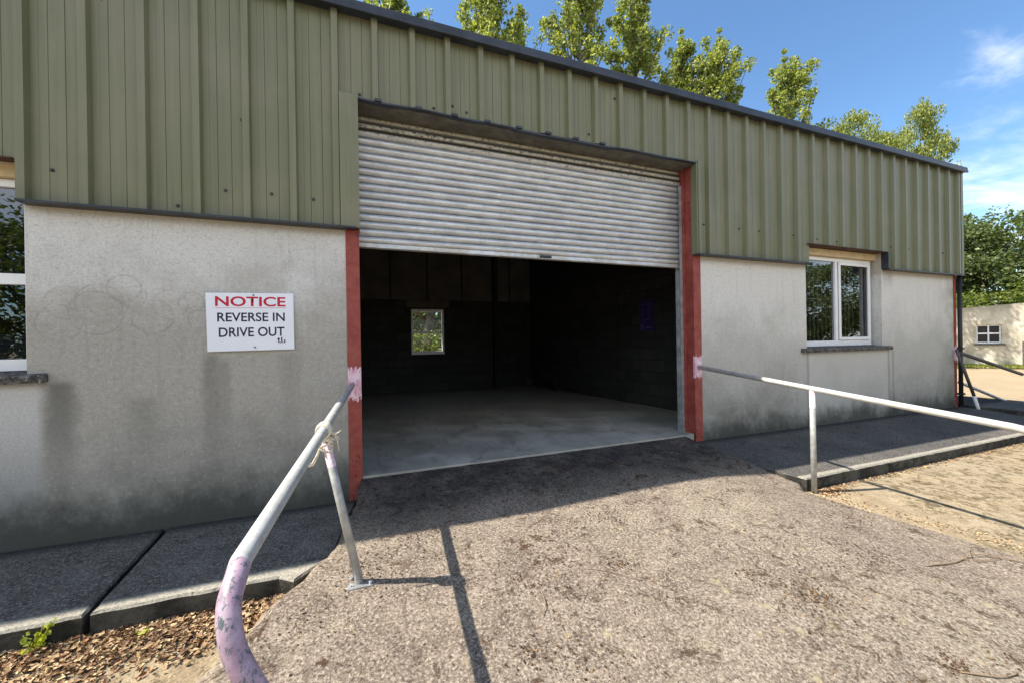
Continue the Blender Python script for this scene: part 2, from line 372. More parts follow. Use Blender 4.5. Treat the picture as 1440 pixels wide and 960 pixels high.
def f_ramp(N):
    p = N.pos(); x, y, z = N.xyz(p)
    big = N.noise(p, .8, 6, .6, .5); med = N.noise(p, 4.5, 7, .7, .3); ag = N.noise(p, 62, 5, .8); ag2 = N.vor(p, 75)
    c = N.mix(N.mr(med, .32, .68), (.160, .125, .098), (.275, .225, .175))
    c = N.mix(N.mr(big, .40, .68, 0, .6), c, (.29, .25, .185))
    c = N.mix(N.mr(ag, .52, .60, 0, .75), c, (.50, .43, .35))
    c = N.mix(N.mr(ag, .48, .39, 0, .8), c, (.050, .036, .031))
    c = N.mix(N.mr(ag2, .25, .08, 0, .5), c, (.50, .43, .36))
    # pale lichen roses
    def spots(scale, r, thr, col, amt):
        v = N.node('ShaderNodeTexVoronoi'); N.l.new(N.vm('ADD', p, N.vm('SCALE', N.comb(med, ag, 0), scale=.16)), v.inputs['Vector']); v.inputs['Scale'].default_value = scale
        a = N.mr(N.m('ADD', v.outputs[0], N.m('MULTIPLY', N.m('SUBTRACT', ag, .5), .7)), r, r*.35)
        b = N.mr(N.xyz(v.outputs[1])[0], thr, thr+.02)
        return N.m('MULTIPLY', N.m('MULTIPLY', a, b), amt), col
    for args in ((9, .23, .66, (.46, .39, .22), .55), (21, .25, .72, (.52, .46, .33), .6)):
        fa, col = spots(*args); c = N.mix(N.m('MULTIPLY', fa, N.mr(N.noise(p, .9, 2), .40, .55)), c, col)
    # brown debris, moss crumbs
    deb = N.m('MULTIPLY', N.mr(N.noise(p, 8, 8, .82, .6), .54, .62), N.mr(N.noise(p, 1.6, 4, .65), .38, .54))
    c = N.mix(N.m('MULTIPLY', deb, .9), c, (.075, .036, .018))
    dk = N.mr(N.noise(p, 34, 5, .7), .63, .68); c = N.mix(N.m('MULTIPLY', dk, .8), c, (.035, .028, .022))
    # damp moss by the threshold, plus roof shade painted in to the shadow edge
    w = N.mr(N.m('ADD', y, N.m('MULTIPLY', N.m('SUBTRACT', big, .5), 1.3)), -1.15, -.45)
    c = N.mix(N.m('MULTIPLY', w, N.mr(med, .3, .62, .45, .95)), c, (.038, .033, .033))
    c = N.mix(N.m('MULTIPLY', N.m('MULTIPLY', w, N.mr(N.noise(p, 22, 5, .7), .55, .62)), .9), c, (.02, .02, .018))
    # long drag marks
    lines = N.noise(N.vm('MULTIPLY', p, (5, .6, 1)), 2.2, 5, .6, .3)
    c = N.mix(N.mr(lines, .60, .70, 0, .5), c, (.13, .095, .075))
    c = N.mix(N.m('MULTIPLY', N.mr(N.noise(N.vm('MULTIPLY', p, (1, 1.6, 1)), 12, 7, .85, 1.0), .60, .68), .7), c, (.16, .065, .028))
    h = N.m('ADD', N.m('MULTIPLY', ag, 1.0), N.m('MULTIPLY', N.noise(p, 30, 5, .7), 1.0))
    h = N.m('ADD', h, N.m('MULTIPLY', deb, .6))
    return N.bsdf(c, .95, 0, N.bump(h, .75, .012), .2)
M['ramp'] = mat('weathered_aggregate_concrete', f_ramp)
def f_yard(N):
    p = N.pos(); x, y, z = N.xyz(p)
    big = N.noise(p, .45, 6, .6, .5); med = N.noise(p, 3.2, 7, .7, .4); ag = N.noise(p, 62, 5, .8)
    c = N.mix(N.mr(med, .32, .68), (.26, .20, .125), (.42, .335, .22))
    c = N.mix(N.mr(big, .42, .66, 0, .7), c, (.34, .285, .20))
    c = N.mix(N.mr(ag, .51, .62, 0, .55), c, (.46, .38, .27))
    c = N.mix(N.mr(ag, .45, .34, 0, .6), c, (.10, .078, .055))
    moss = N.m('MULTIPLY', N.mr(N.noise(p, 9, 8, .85, .6), .47, .58), N.mr(N.noise(p, .7, 3, .6), .36, .56))
    c = N.mix(N.m('MULTIPLY', moss, .85), c, (.070, .055, .020))
    far = N.mr(x, 12, 17); c = N.mix(N.m('MULTIPLY', far, .7), c, (.40, .31, .20))
    gr = N.m('MULTIPLY', N.mr(N.m('ADD', N.vm_dot if False else N.m('ADD', x, N.m('MULTIPLY', y, 3.0)), N.m('MULTIPLY', med, 2.0)), 60, 60.5), 1.0)
    h = N.m('ADD', ag, N.m('MULTIPLY', N.noise(p, 14, 5, .7), 1.5))
    return N.bsdf(c, .95, 0, N.bump(h, .7, .014), .2)
M['yard'] = mat('sandy_yard', f_yard)
def f_pave(N):
    p = N.pos(); x, y, z = N.xyz(p)
    med = N.noise(p, 4, 7, .7, .4); ag = N.noise(p, 75, 4, .75)
    nz = N.xyz(N.node('ShaderNodeNewGeometry').outputs['Normal'])[2]
    c = N.mix(N.mr(med, .32, .7), (.080, .074, .066), (.150, .140, .125))
    c = N.mix(N.mr(ag, .5, .60, 0, .7), c, (.33, .305, .27))
    c = N.mix(N.mr(ag, .46, .34, 0, .7), c, (.035, .035, .035))
    edge = N.mr(N.m('ADD', y, N.m('MULTIPLY', N.m('SUBTRACT', med, .5), .06)), N.m('ADD', N.m('MULTIPLY', N.mr(x, 1, 2), -.22), -1.05), N.m('ADD', N.m('MULTIPLY', N.mr(x, 1, 2), -.22), -1.075))
    tar_shade = N.m('MULTIPLY', N.mr(x, 3, 3.5), N.mr(N.noise(p, 1.5, 4), .35, .6, .3, .65)); c = N.mix(tar_shade, c, N.mix(N.mr(ag, .4, .62), (.022, .022, .022), (.13, .125, .12)))  # dark tarry right path, with shade painted in for its sunlit strip
    c = N.mix(N.m('MULTIPLY', edge, .8), c, N.mix(N.mr(ag, .4, .6), (.30, .28, .23), (.46, .43, .36)))
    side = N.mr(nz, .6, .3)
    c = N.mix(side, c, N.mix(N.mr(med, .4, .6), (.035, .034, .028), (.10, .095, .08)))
    dk = N.mr(N.noise(p, 11, 6, .75), .58, .66); c = N.mix(N.m('MULTIPLY', dk, .7), c, (.02, .02, .018))
    w = N.mr(N.m('ADD', y, N.m('MULTIPLY', med, .15)), -.12, .05); c = N.mix(N.m('MULTIPLY', w, .8), c, (.03, .03, .026))
    return N.bsdf(c, .93, 0, N.bump(N.m('ADD', ag, N.m('MULTIPLY', N.noise(p, 20, 5, .7), 1.3)), .8, .012), .2)
M['pave'] = mat('dark_rough_path_concrete', f_pave)

def f_rail(N):
    p = N.pos(); x, y, z = N.xyz(p)
    n = N.noise(p, 16, 6, .7); n2 = N.noise(p, 70, 5, .7)
    g = N.mix(N.mr(n, .3, .7), (.36, .37, .36), (.60, .61, .60))
    g = N.mix(N.mr(n2, .56, .72, 0, .65), g, (.22, .21, .19))
    white = N.m('MULTIPLY', N.mr(N.m('ADD', y, N.m('MULTIPLY', n, .3)), -.6, -.9), N.mr(z, .55, .6))  # white paint from the roof's shadow edge outwards, sunlit stretch put into the colour
    g = N.mix(N.m('MULTIPLY', white, N.mr(x, 2, 3, .3, .45)), g, (.74, .73, .66))
    pink = N.mix(N.mr(n, .35, .65), (.33, .21, .28), (.46, .35, .42))
    pink = N.mix(N.mr(N.noise(N.vm('MULTIPLY', p, (1, 1, .45)), 48, 7, .8, .4), .53, .57), pink, (.10, .12, .13))
    pf = N.mr(N.m('ADD', N.m('ADD', y, N.m('MULTIPLY', n, .02)), N.mr(x, 2, 3, 0, .16)), -2.81, -2.817)
    c = N.mix(pf, g, pink)
    return N.bsdf(c, .42, N.m('MULTIPLY', N.m('SUBTRACT', 1, pf), .25), N.bump(N.m('ADD', n, n2), .2, .003), .5)
M['rail'] = mat('galvanised_and_pink_paint_pipe', f_rail)
def f_post(N):
    p = N.pos(); x, y, z = N.xyz(p)
    n = N.noise(p, 16, 6, .7); n2 = N.noise(p, 60, 5, .7)
    g = N.mix(N.mr(n, .3, .7), (.30, .30, .29), (.48, .48, .46))
    g = N.mix(N.mr(n2, .58, .72, 0, .5), g, (.16, .15, .13))
    pf = N.mr(N.m('ADD', z, N.m('MULTIPLY', n, .03)), .565, .575)
    c = N.mix(pf, g, N.mix(N.mr(n2, .4, .6), (.66, .42, .50), (.78, .66, .70)))
    c = N.mix(N.m('MULTIPLY', N.mr(n2, .6, .66), N.mr(z, .7, .78)), c, (.16, .06, .03))
    return N.bsdf(c, .45, N.m('MULTIPLY', N.m('SUBTRACT', 1, pf), .3), N.bump(n2, .2, .003), .5)
M['post'] = mat('galvanised_post_pink_top', f_post)
M['rope'] = plain('frayed_cream_cord', (.68, .63, .50), .9, 0, .2, 40, .6)
M['rust_dark'] = plain('dark_weathered_pipe', (.10, .095, .09), .6, .3, .3)
M['white'] = plain('white_paint', (.78, .78, .76), .5)
M['sign_white'] = plain('white_sign_sheet', (.84, .87, .95), .35, 0, .02, 4, .02)
M['sign_red'] = plain('sign_red_print', (.55, .012, .045), .4, 0, .1, 60, .0)
M['sign_navy'] = plain('sign_navy_print', (.010, .014, .035), .4, 0, .05, 60, .0)
M['poster'] = plain('deep_purple_board', (.035, .014, .11), .5, 0, .05)
M['poster_line'] = plain('lilac_print', (.13, .09, .30), .5)
def f_farwall(N):
    p = N.pos(); x, y, z = N.xyz(p)
    med = N.noise(p, 1.4, 7, .7, .4); fine = N.noise(p, 14, 5, .7)
    c = N.mix(N.mr(med, .32, .66), (.42, .38, .29), (.66, .61, .50))
    c = N.mix(N.mr(N.noise(p, 3.2, 6, .7), .56, .68, 0, .5), c, (.26, .21, .14))
    c = N.mix(N.mr(N.m('ADD', z, N.m('MULTIPLY', med, .5)), 2.55, 2.95, 0, .6), c, (.24, .22, .17))
    c = N.mix(N.mr(fine, .55, .75, 0, .3), c, (.28, .25, .19))
    return N.bsdf(c, .95, 0, N.bump(fine, .5, .01), .2)
M['farwall'] = mat('cream_old_render', f_farwall)

def m_leaf(name, stops, trans=.35):
    def f(N):
        g = N.node('ShaderNodeNewGeometry'); rnd = g.outputs['Random Per Island']
        p = N.pos(); n = N.noise(p, .9, 3)
        q = N.m('ADD', N.m('MULTIPLY', rnd, .65), N.m('MULTIPLY', n, .35))
        c = N.ramp(q, stops)
        b = N.bsdf(c, .45, 0, None, .5)
        t = N.node('ShaderNodeBsdfTranslucent'); N.l.new(N.mix(1, c, (1.5, 1.5, .7, 1), 'MULTIPLY'), t.inputs[0])
        m = N.node('ShaderNodeMixShader'); m.inputs[0].default_value = trans
        N.l.new(b, m.inputs[1]); N.l.new(t.outputs[0], m.inputs[2]); return m.outputs[0]
    return mat(name, f)
M['leaf_poplar'] = m_leaf('poplar_leaves', [(.12, (.065, .09, .028)), (.38, (.17, .215, .05)), (.68, (.33, .37, .10)), (.95, (.58, .58, .26))], .45)
M['leaf_dark'] = m_leaf('dark_tree_leaves', [(.15, (.05, .075, .02)), (.5, (.10, .14, .04)), (.85, (.18, .22, .08))], .35)
M['leaf_bright'] = m_leaf('bright_shrub_leaves', [(.1, (.09, .13, .02)), (.5, (.16, .21, .035)), (.9, (.25, .29, .06))], .4)
M['leaf_weed'] = m_leaf('weed_leaves', [(.1, (.16, .22, .02)), (.6, (.34, .38, .04)), (.95, (.50, .50, .10))], .45)
M['bark'] = plain('grey_brown_bark', (.12, .095, .07), .9, 0, .4, 6, .8)
M['litter'] = mat('dry_leaf_litter', lambda N: N.bsdf(N.ramp(N.node('ShaderNodeNewGeometry').outputs['Random Per Island'],
    [(0, (.07, .035, .02)), (.25, (.19, .105, .05)), (.5, (.34, .22, .11)), (.75, (.54, .42, .24)), (1, (.24, .10, .045))]), .7, 0, None, .3))
M['crumb'] = mat('moss_crumbs', lambda N: N.bsdf(N.ramp(N.node('ShaderNodeNewGeometry').outputs['Random Per Island'],
    [(0, (.03, .02, .012)), (.5, (.09, .05, .025)), (.85, (.15, .085, .04)), (1, (.28, .18, .08))]), .8, 0, None, .2))
M['twig'] = plain('pale_dry_twig', (.24, .17, .11), .8)
M['grass'] = m_leaf('grass_blades', [(.1, (.10, .13, .02)), (.6, (.20, .24, .04)), (.95, (.36, .36, .10))], .3)
M['stone_bench'] = M['pave']

# ------------------------------------------------------------------ terrain
def sst(a, b, x):
    t = max(0, min(1, (x-a)/(b-a))); return t*t*(3-2*t)
def zyard(x, y):
    xx = max(-6, min(5.2, x)); yy = max(-7, min(-1.3, y))
    return -.360 + .003*xx + .022*(yy+1.4)
EDGE = [(.0, .3), (-.05, -.3), (-.16, -.9), (-.32, -1.32), (-.48, -1.52), (-.66, -1.85), (-.86, -2.4), (-1.05, -3.2), (-1.3, -6.5)]
def edge_x(y):
    for (x0, y0), (x1, y1) in zip(EDGE, EDGE[1:]):
        if y1 <= y <= y0: return x0 + (x1-x0)*(y-y0)/(y1-y0)
    return EDGE[0][0] if y > 0 else EDGE[-1][0]
def zramp(x, y):
    pl = -.022 + .109*y + .012*math.sin(x*2.1+y)*math.sin(y*1.7) - .095*sst(3.3, 4.4, x)*sst(-.6, -1.4, y)
    zy = zyard(x, y)
    ex = edge_x(y) + .035*mnoise.noise(Vector((x*3, y*4, 0)))
    inside = sst(-.24 if y < -1.2 else -.05, .05, x-ex) if y < -.9 else sst(-.03, .01, x-ex)
    rx = 4.44 + (max(0, -y-1.40))*.25
    side = sst(.02, -.30, x-rx) if y < -1.34 else (1 if x < 4.10+.16*y*y else 0)
    k = .03
    top = max(pl, zy+.006) if side < .5 or True else pl
    d = pl-(zy+.006)
    top = zy+.006 + (d + math.sqrt(d*d+k*k))/2
    h = (zy-.03) + (top-(zy-.03))*inside
    if y < -1.34: h = (zy-.02)*(1-side) + h*side if d > 0 else h*side+(zy-.02)*(1-side)
    elif side == 0: h = -.7
    return h
bm = BM(); nx, ny = 260, 150
X0, X1, Y0, Y1 = -2.0, 6.2, -6.4, .06
grid = []
def warp(t, lo, hi): return lo + (hi-lo)*t
for j in range(ny+1):
    y = warp((j/ny)**.75, Y0, Y1); row = []
    for i in range(nx+1):
        x = warp(i/nx, X0, X1)
        z = zramp(x, y) + .0045*mnoise.noise(Vector((x*5, y*5, 1))) + .002*mnoise.noise(Vector((x*22, y*22, 3)))
        row.append(bm.verts.new((x, y, z)))
    grid.append(row)
for j in range(ny):
    for i in range(nx):
        bm.faces.new((grid[j][i], grid[j][i+1], grid[j+1][i+1], grid[j+1][i]))
tag(obj('ramp', bm, M['ramp'], smooth=True), kind='structure')
# yard: fine near the door, coarse to the horizon
bm = BM()
xs = [-900, -300, -90, -40, -20, -12, -8] + [-6+.25*i for i in range(57)] + [9, 10, 12, 14, 17, 20, 24, 28, 34, 45, 90, 300, 900]
ys = [-900, -300, -90, -40, -20, -12, -9] + [-7+.25*i for i in range(33)] + [2, 4, 7, 10, 14, 20, 40, 90, 300, 900]
g = [[bm.verts.new((x, y, zyard(x, y) + (.006*mnoise.noise(Vector((x*1.3, y*1.3, 5))) if abs(x) < 12 and abs(y) < 12 else 0))) for x in xs] for y in ys]
for j in range(len(ys)-1):
    for i in range(len(xs)-1): bm.faces.new((g[j][i], g[j][i+1], g[j+1][i+1], g[j+1][i]))
tag(obj('ground', bm, M['yard'], smooth=True), kind='structure')

# pavements (slabs with rough edges)
def slab(name, outline, ztop, zbot, seed=0, sub=.07, tilt=0, slope=0):
    bm = BM(); pts = []
    n = len(outline)
    for i in range(n):
        a = Vector(outline[i]); b = Vector(outline[(i+1) % n]); L = (b-a).length; k = max(1, int(L/sub))
        for q in range(k):
            p = a + (b-a)*(q/k); nn = mnoise.noise(Vector((p.x*9, p.y*9, seed)))
            pts.append(Vector((p.x, p.y)) + Vector((mnoise.noise(Vector((p.x*14, p.y*14, seed+7)))*.009, nn*.012)))
    c = sum(pts, Vector((0, 0)))/len(pts)
    def ring(off, z):
        out = []
        for i, p in enumerate(pts):
            t = (pts[(i+1) % len(pts)] - pts[i-1]); nrm = Vector((-t.y, t.x)).normalized()
            zz = z + tilt*(p.x-4.4) + slope*p.y + .003*mnoise.noise(Vector((p.x*11, p.y*11, seed+3)))
            q = p + nrm*off; out.append(bm.verts.new((q.x, q.y, zz)))
        return out
    r0 = ring(0, zbot); r1 = ring(0, ztop-.014); r2 = ring(.012, ztop)
    for a, b in ((r0, r1), (r1, r2)):
        for i in range(len(a)): bm.faces.new((a[i], a[(i+1) % len(a)], b[(i+1) % len(a)], b[i]))
    f = bm.faces.new(r2)
    bmesh.ops.triangulate(bm, faces=[f])
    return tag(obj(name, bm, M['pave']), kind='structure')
slab('pavement', [(-7.5, -1.15), (-4.2, -1.15), (-4.2, -.004), (-7.5, -.004)], -.222, -.6, 1)
slab('pavement', [(-4.175, -1.15), (-1.50, -1.165), (-1.565, -.004), (-4.175, -.004)], -.222, -.6, 2)
slab('pavement', [(-1.468, -1.165), (-.52, -1.17), (-.42, -1.25), (-.20, -1.02), (-.14, -.5), (-.05, -.004), (-1.53, -.004)], -.218, -.6, 3)
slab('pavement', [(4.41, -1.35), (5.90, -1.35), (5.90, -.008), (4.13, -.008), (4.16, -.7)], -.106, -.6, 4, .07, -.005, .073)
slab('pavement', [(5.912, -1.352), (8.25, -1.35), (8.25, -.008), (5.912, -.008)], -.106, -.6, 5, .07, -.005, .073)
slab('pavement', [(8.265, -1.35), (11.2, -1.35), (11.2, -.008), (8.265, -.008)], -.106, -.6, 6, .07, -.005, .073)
slab('pavement', [(11.32, -1.0), (12.9, -1.0), (12.9, 6.5), (11.32, 6.5)], -.12, -.6, 7, .2)
slab('pavement', [(12.93, -2.6), (17, -2.6), (17, -1.15), (12.93, -1.15)], -.17, -.6, 8, .2)

# ================================================================== THE WAREHOUSE
EAVE = 4.50
WH = empty('warehouse', (4.35, 3.2, -.1))
tag(WH, 'green clad industrial unit with pale rendered base and half raised roller shutter', 'building')
WINS = [(-4.22, -2.39, 1.09, 2.72), (6.60, 8.60, 1.09, 2.76)]
# front walls
bm = BM(); wall_grid(bm, [-9, -4.22, -2.39, -.12], [-.7, 1.09, 2.72, EAVE], 0, .25, [WINS[0]])
obj('rendered_wall', bm, M['render_left'], WH)
bm = BM(); wall_grid(bm, [4.40, 6.60, 8.60, 11.04], [-.7, 1.09, 2.76, EAVE], 0, .25, [WINS[1]])
obj('rendered_wall', bm, M['render_right'], WH)
# end wall and its cladding
obj('end_wall', bx(10.79, 11.04, .251, 6.7, -.7, EAVE), M['render_right'], WH)
# back wall with openings
bm = BM(); wall_grid(bm, [-9, 1.22, 2.1, 5.6, 7.2, 8.1, 10.78], [-.7, .99, 2.2, EAVE+.3], 6.46, 6.70, [(1.22, 2.1, .99, 2.2), (7.2, 8.1, .99, 2.2)])
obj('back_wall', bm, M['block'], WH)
obj('end_wall', bx(-9.25, -9, 0, 6.7, -.7, EAVE), M['render_left'], WH)
def prism_f(bm):
    ft = [(.004, -.006), (4.240, -.006), (4.240, .251), (5.7, .251), (5.7, 6.459), (-.14, 6.459), (-.14, .251), (.004, .251)]
    lo = [bm.verts.new((x, y, -.5)) for x, y in ft]; hi = [bm.verts.new((x, y, 0)) for x, y in ft]
    for i in range(8): bm.faces.new((lo[i], lo[(i+1) % 8], hi[(i+1) % 8], hi[i]))
    bm.faces.new(hi); bm.faces.new(lo[::-1])
# floor of the unit
bm = BM(); prism_f(bm); obj('floor', bm, M['floor'], WH)
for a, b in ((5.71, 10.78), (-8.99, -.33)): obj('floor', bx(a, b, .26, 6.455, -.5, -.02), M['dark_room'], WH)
# partitions: left side and the skewed block wall on the right
obj('partition_wall', bx(-.32, -.15, .255, 6.455, -.3, 4.4), M['block'], WH)
bm = BM()
A = Vector((5.47, .26)); B = Vector((4.66, 6.455)); nrm = Vector((.99, .13))*.15
def prism(bm, foot, z0, z1, mi=0):
    lo = [bm.verts.new((p[0], p[1], z0)) for p in foot]; hi = [bm.verts.new((p[0], p[1], z1)) for p in foot]
    n = len(foot)
    for i in range(n): bm.faces.new((lo[i], lo[(i+1) % n], hi[(i+1) % n], hi[i])).material_index = mi
    bm.faces.new(lo[::-1]).material_index = mi; bm.faces.new(hi).material_index = mi
prism(bm, [A, A+nrm, B+nrm, B], .001, 2.6)
# two shallow piers
for t in (.42, .8):
    q = A + (B-A)*t; u = (B-A).normalized()
    prism(bm, [q-nrm*.25, q, q+u*.07, q+u*.07-nrm*.25], .002, 2.6)
obj('partition_wall', bm, M['block'], WH)
bm = BM(); prism(bm, [A+nrm*.2, A+nrm*.8, B+nrm*.8, B+nrm*.2], 2.601, 4.4); obj('partition_panel', bm, M['ceil'], WH)
# lining panels above the back blockwork
bm = BM()
px = [-.14, .68, 1.63, 2.58, 3.46]; 
for a, b in zip([-.14, .72, 1.66, 2.6, 3.60, 4.0], [.68, 1.62, 2.56, 3.44, 3.96, 4.62]):
    box(bm, a, b, 6.40, 6.452, 2.44 if not (1.0 < (a+b)/2 < 2.2) else 2.44, 4.25)
box(bm, 1.10, 2.22, 6.405, 6.45, 2.24, 2.43)
obj('lining_panel', bm, M['panel'], WH)
obj('steel_stanchion', bx(3.47, 3.58, 6.28, 6.395, 0, 4.3), M['ceil'], WH)
# roof
bm = BM(); box(bm, -9.2, 11.0, .02, 6.75, EAVE+.002, EAVE+.06); obj('roof', bm, M['roof'], WH)
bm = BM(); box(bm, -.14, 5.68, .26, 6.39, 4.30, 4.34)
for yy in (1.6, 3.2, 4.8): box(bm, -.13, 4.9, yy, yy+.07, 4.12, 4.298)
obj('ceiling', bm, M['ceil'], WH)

# ---- cladding
CY = -.048
def clad_profile(x0, x1):
    """points (x, y) of the trapezoidal sheet between x0 and x1"""
    P = []
    k0 = int(math.floor((x0+2.33)/.3615))-2; k1 = int(math.ceil((x1+2.33)/.3615))+2
    for k in range(k0, k1):
        e = -2.33 + k*.3615                     # right shoulder of rib k
        P += [(e-.052, CY-.050), (e, CY-.050), (e+.010, CY)]
        w = .3615-.052-.010-.018
        for q, gd in ((.17, .0015), (.37, .0045), (.73, .0045)):                 # small stiffening grooves
            gx = e+.010+w*q
            P += [(gx-.003, CY), (gx, CY+gd), (gx+.003, CY)]
        P += [(e+.3615-.070, CY)]
    P.sort(key=lambda t: t[0])
    def yat(x):
        for (a, ya), (b, yb) in zip(P, P[1:]):
            if a <= x <= b: return ya if b-a < 1e-6 else ya+(yb-ya)*(x-a)/(b-a)
        return CY
    return [(x0, yat(x0))] + [q for q in P if x0+.001 < q[0] < x1-.001] + [(x1, yat(x1))]
def clad_sheet(bm, x0, x1, z0, z1):
    pr = clad_profile(x0, x1); n = 3
    rows = []
    for r in range(n+1):
        z = z0+(z1-z0)*r/n
        rows.append([bm.verts.new((x, y + .0035*mnoise.noise(Vector((x*1.5, z*1.1, 2))), z)) for x, y in pr])
    for a, b in zip(rows, rows[1:]):
        for i in range(len(pr)-1): bm.faces.new((a[i], a[i+1], b[i+1], b[i]))
def screw(bm, x, z, y=CY, r=.013):
    vs = []
    for (dy, rr) in ((0, r*1.2), (-.004, r*1.2), (-.005, r*.7), (-.016, r*.6)):
        vs.append([bm.verts.new((x+rr*math.cos(a*math.pi/4), y+dy, z+rr*math.sin(a*math.pi/4))) for a in range(8)])
    for a, b in zip(vs, vs[1:]):
        for i in range(8): bm.faces.new((a[i], a[(i+1) % 8], b[(i+1) % 8], b[i])).material_index = 1
    bm.faces.new(vs[-1]).material_index = 1
CZ = EAVE-.01
sheets = [(-9.2, -4.26, 2.425), (-4.26, -2.395, 2.735), (-2.395, -.13, 2.425), (-.13, 4.285, 3.672), (4.285, 6.615, 2.450), (6.615, 8.625, 2.755), (8.625, 11.12, 2.475)]
for i, (a, b, z0) in enumerate(sheets):
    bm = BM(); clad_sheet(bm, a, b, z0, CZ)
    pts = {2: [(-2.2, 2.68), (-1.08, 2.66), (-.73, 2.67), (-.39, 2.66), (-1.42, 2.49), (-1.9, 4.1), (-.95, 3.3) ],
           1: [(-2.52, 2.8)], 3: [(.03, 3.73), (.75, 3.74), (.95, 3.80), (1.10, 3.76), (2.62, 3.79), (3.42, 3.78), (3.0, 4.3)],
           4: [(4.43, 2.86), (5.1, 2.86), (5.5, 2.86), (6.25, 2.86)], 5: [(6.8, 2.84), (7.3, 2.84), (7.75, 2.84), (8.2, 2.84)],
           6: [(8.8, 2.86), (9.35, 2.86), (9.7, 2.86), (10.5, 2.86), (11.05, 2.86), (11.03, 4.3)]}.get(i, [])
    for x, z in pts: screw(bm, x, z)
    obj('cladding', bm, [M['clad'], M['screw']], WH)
bm = BM()      # side sheets beyond the corner, ribbed too
for k in range(19):
    y = .0+k*.36
    box(bm, 11.122, 11.15, y+.25, y+.31, 2.48, CZ-.01)
box(bm, 11.06, 11.12, -.02, 6.75, 2.475, CZ-.01)
obj('cladding', bm, M['clad'], WH)
# corner, jamb and head flashings in the cladding colour
bm = BM(); box(bm, 11.08, 11.158, -.098, -.02, 2.47, CZ); obj('corner_flashing', bm, M['clad'], WH, bevel=.004)
bm = BM(); box(bm, -.155, .012, -.112, -.100, 2.412, 3.69); box(bm, .001, .012, -.099, .10, 2.412, 3.68); obj('jamb_flashing', bm, M['clad'], WH, bevel=.002)
bm = BM(); box(bm, 4.262, 4.284, -.098, .0, 2.446, 3.69); box(bm, 4.285, 4.335, -.112, -.100, 2.446, 3.71); obj('jamb_flashing', bm, M['clad'], WH, bevel=.002)
# dark drip trims along the sheet bottoms
for a, b, c in ((-9.2, -4.27, 2.403), (-2.375, -.02, 2.405), (4.27, 6.61, 2.430), (8.63, 11.13, 2.445)):
    obj('drip_flashing', bx(a, b, -.122, -.002, c, c+.015), M['flash_dark'], WH)
for a, b, c in ((-4.26, -2.40, 2.722), (6.56, 8.66, 2.742)):
    obj('head_flashing', bx(a, b, -.100, .09, c, c+.010), M['flash_brown'], WH)
bm = BM(); box(bm, 8.605, 8.64, -.106, -.001, 2.47, 2.745); obj('jamb_flashing', bm, M['flash_dark'], WH)
# door head: soffit sheet and its dark hanging edge
bm = BM(); box(bm, .0, 4.262, -.05, .20, 3.660, 3.672); box(bm, .0, 4.262, .262, .30, 3.64, 4.30)
obj('door_soffit', bm, M['dark_soffit'], WH)
bm = BM(); n = 40
for i in range(n):
    a = -.03+i*4.31/n; b = a+4.31/n
    sag = lambda x: .010*mnoise.noise(Vector((x*2.3, 0, 9))) + (-.012 if 1.6 < x < 2.9 else 0)*1
    vs = [bm.verts.new(p) for p in ((a, -.10, 3.676+sag(a)), (b, -.10, 3.676+sag(b)), (b, -.10, 3.662+sag(b)*1.4), (a, -.10, 3.662+sag(a)*1.4),
                                    (a, -.04, 3.676+sag(a)), (b, -.04, 3.676+sag(b)), (b, -.04, 3.662+sag(b)*1.4), (a, -.04, 3.662+sag(a)*1.4))]
    for f in ((0, 3, 2, 1), (3, 7, 6, 2), (0, 1, 5, 4)): bm.faces.new([vs[k] for k in f])
for x in (.21, .60, .97, 1.33, 1.70, 2.06, 2.42, 2.79): box(bm, x-.045, x+.02, -.118, -.05, 3.664, 3.688)
obj('drip_flashing', bm, M['flash_dark'], WH)
# eaves trim
bm = BM()
box(bm, -9.25, 11.20, -.155, .03, EAVE-.02, EAVE+.065); box(bm, -9.25, 11.20, -.163, -.135, EAVE-.035, EAVE+.01)
box(bm, 11.06, 11.205, .031, 6.8, EAVE-.02, EAVE+.062)
obj('eaves_trim', bm, M['flash_dark'], WH, bevel=.008)
# ---- steel columns
bm = BM(); box(bm, -.120, .003, -.012, .004, -.35, 2.45); box(bm, -.06, -.045, .0045, .19, -.35, 3.69); box(bm, -.120, .003, .191, .205, -.35, 3.69)
obj('steel_column', bm, M['red'], WH, bevel=.003)
bm = BM(); box(bm, 4.270, 4.402, -.012, .004, -.32, 2.46); box(bm, 4.270, 4.284, .0045, .205, -.2, 3.69); box(bm, 4.2415, 4.2695, .125, .215, -.2, 3.69)
obj('steel_column', bm, M['red'], WH, bevel=.003)
bm = BM(); box(bm, 10.98, 11.05, -.012, .0, -.5, 2.46); obj('steel_column', bm, M['red'], WH)
bm = BM(); tube(bm, [(11.10, -.045, 2.45), (11.10, -.045, -.1)], .034, 10); box(bm, 11.055, 11.145, -.09, -.005, 1.0, 1.04); box(bm, 11.055, 11.145, -.09, -.005, .1, .14)
obj('downpipe', bm, M['black'], WH)
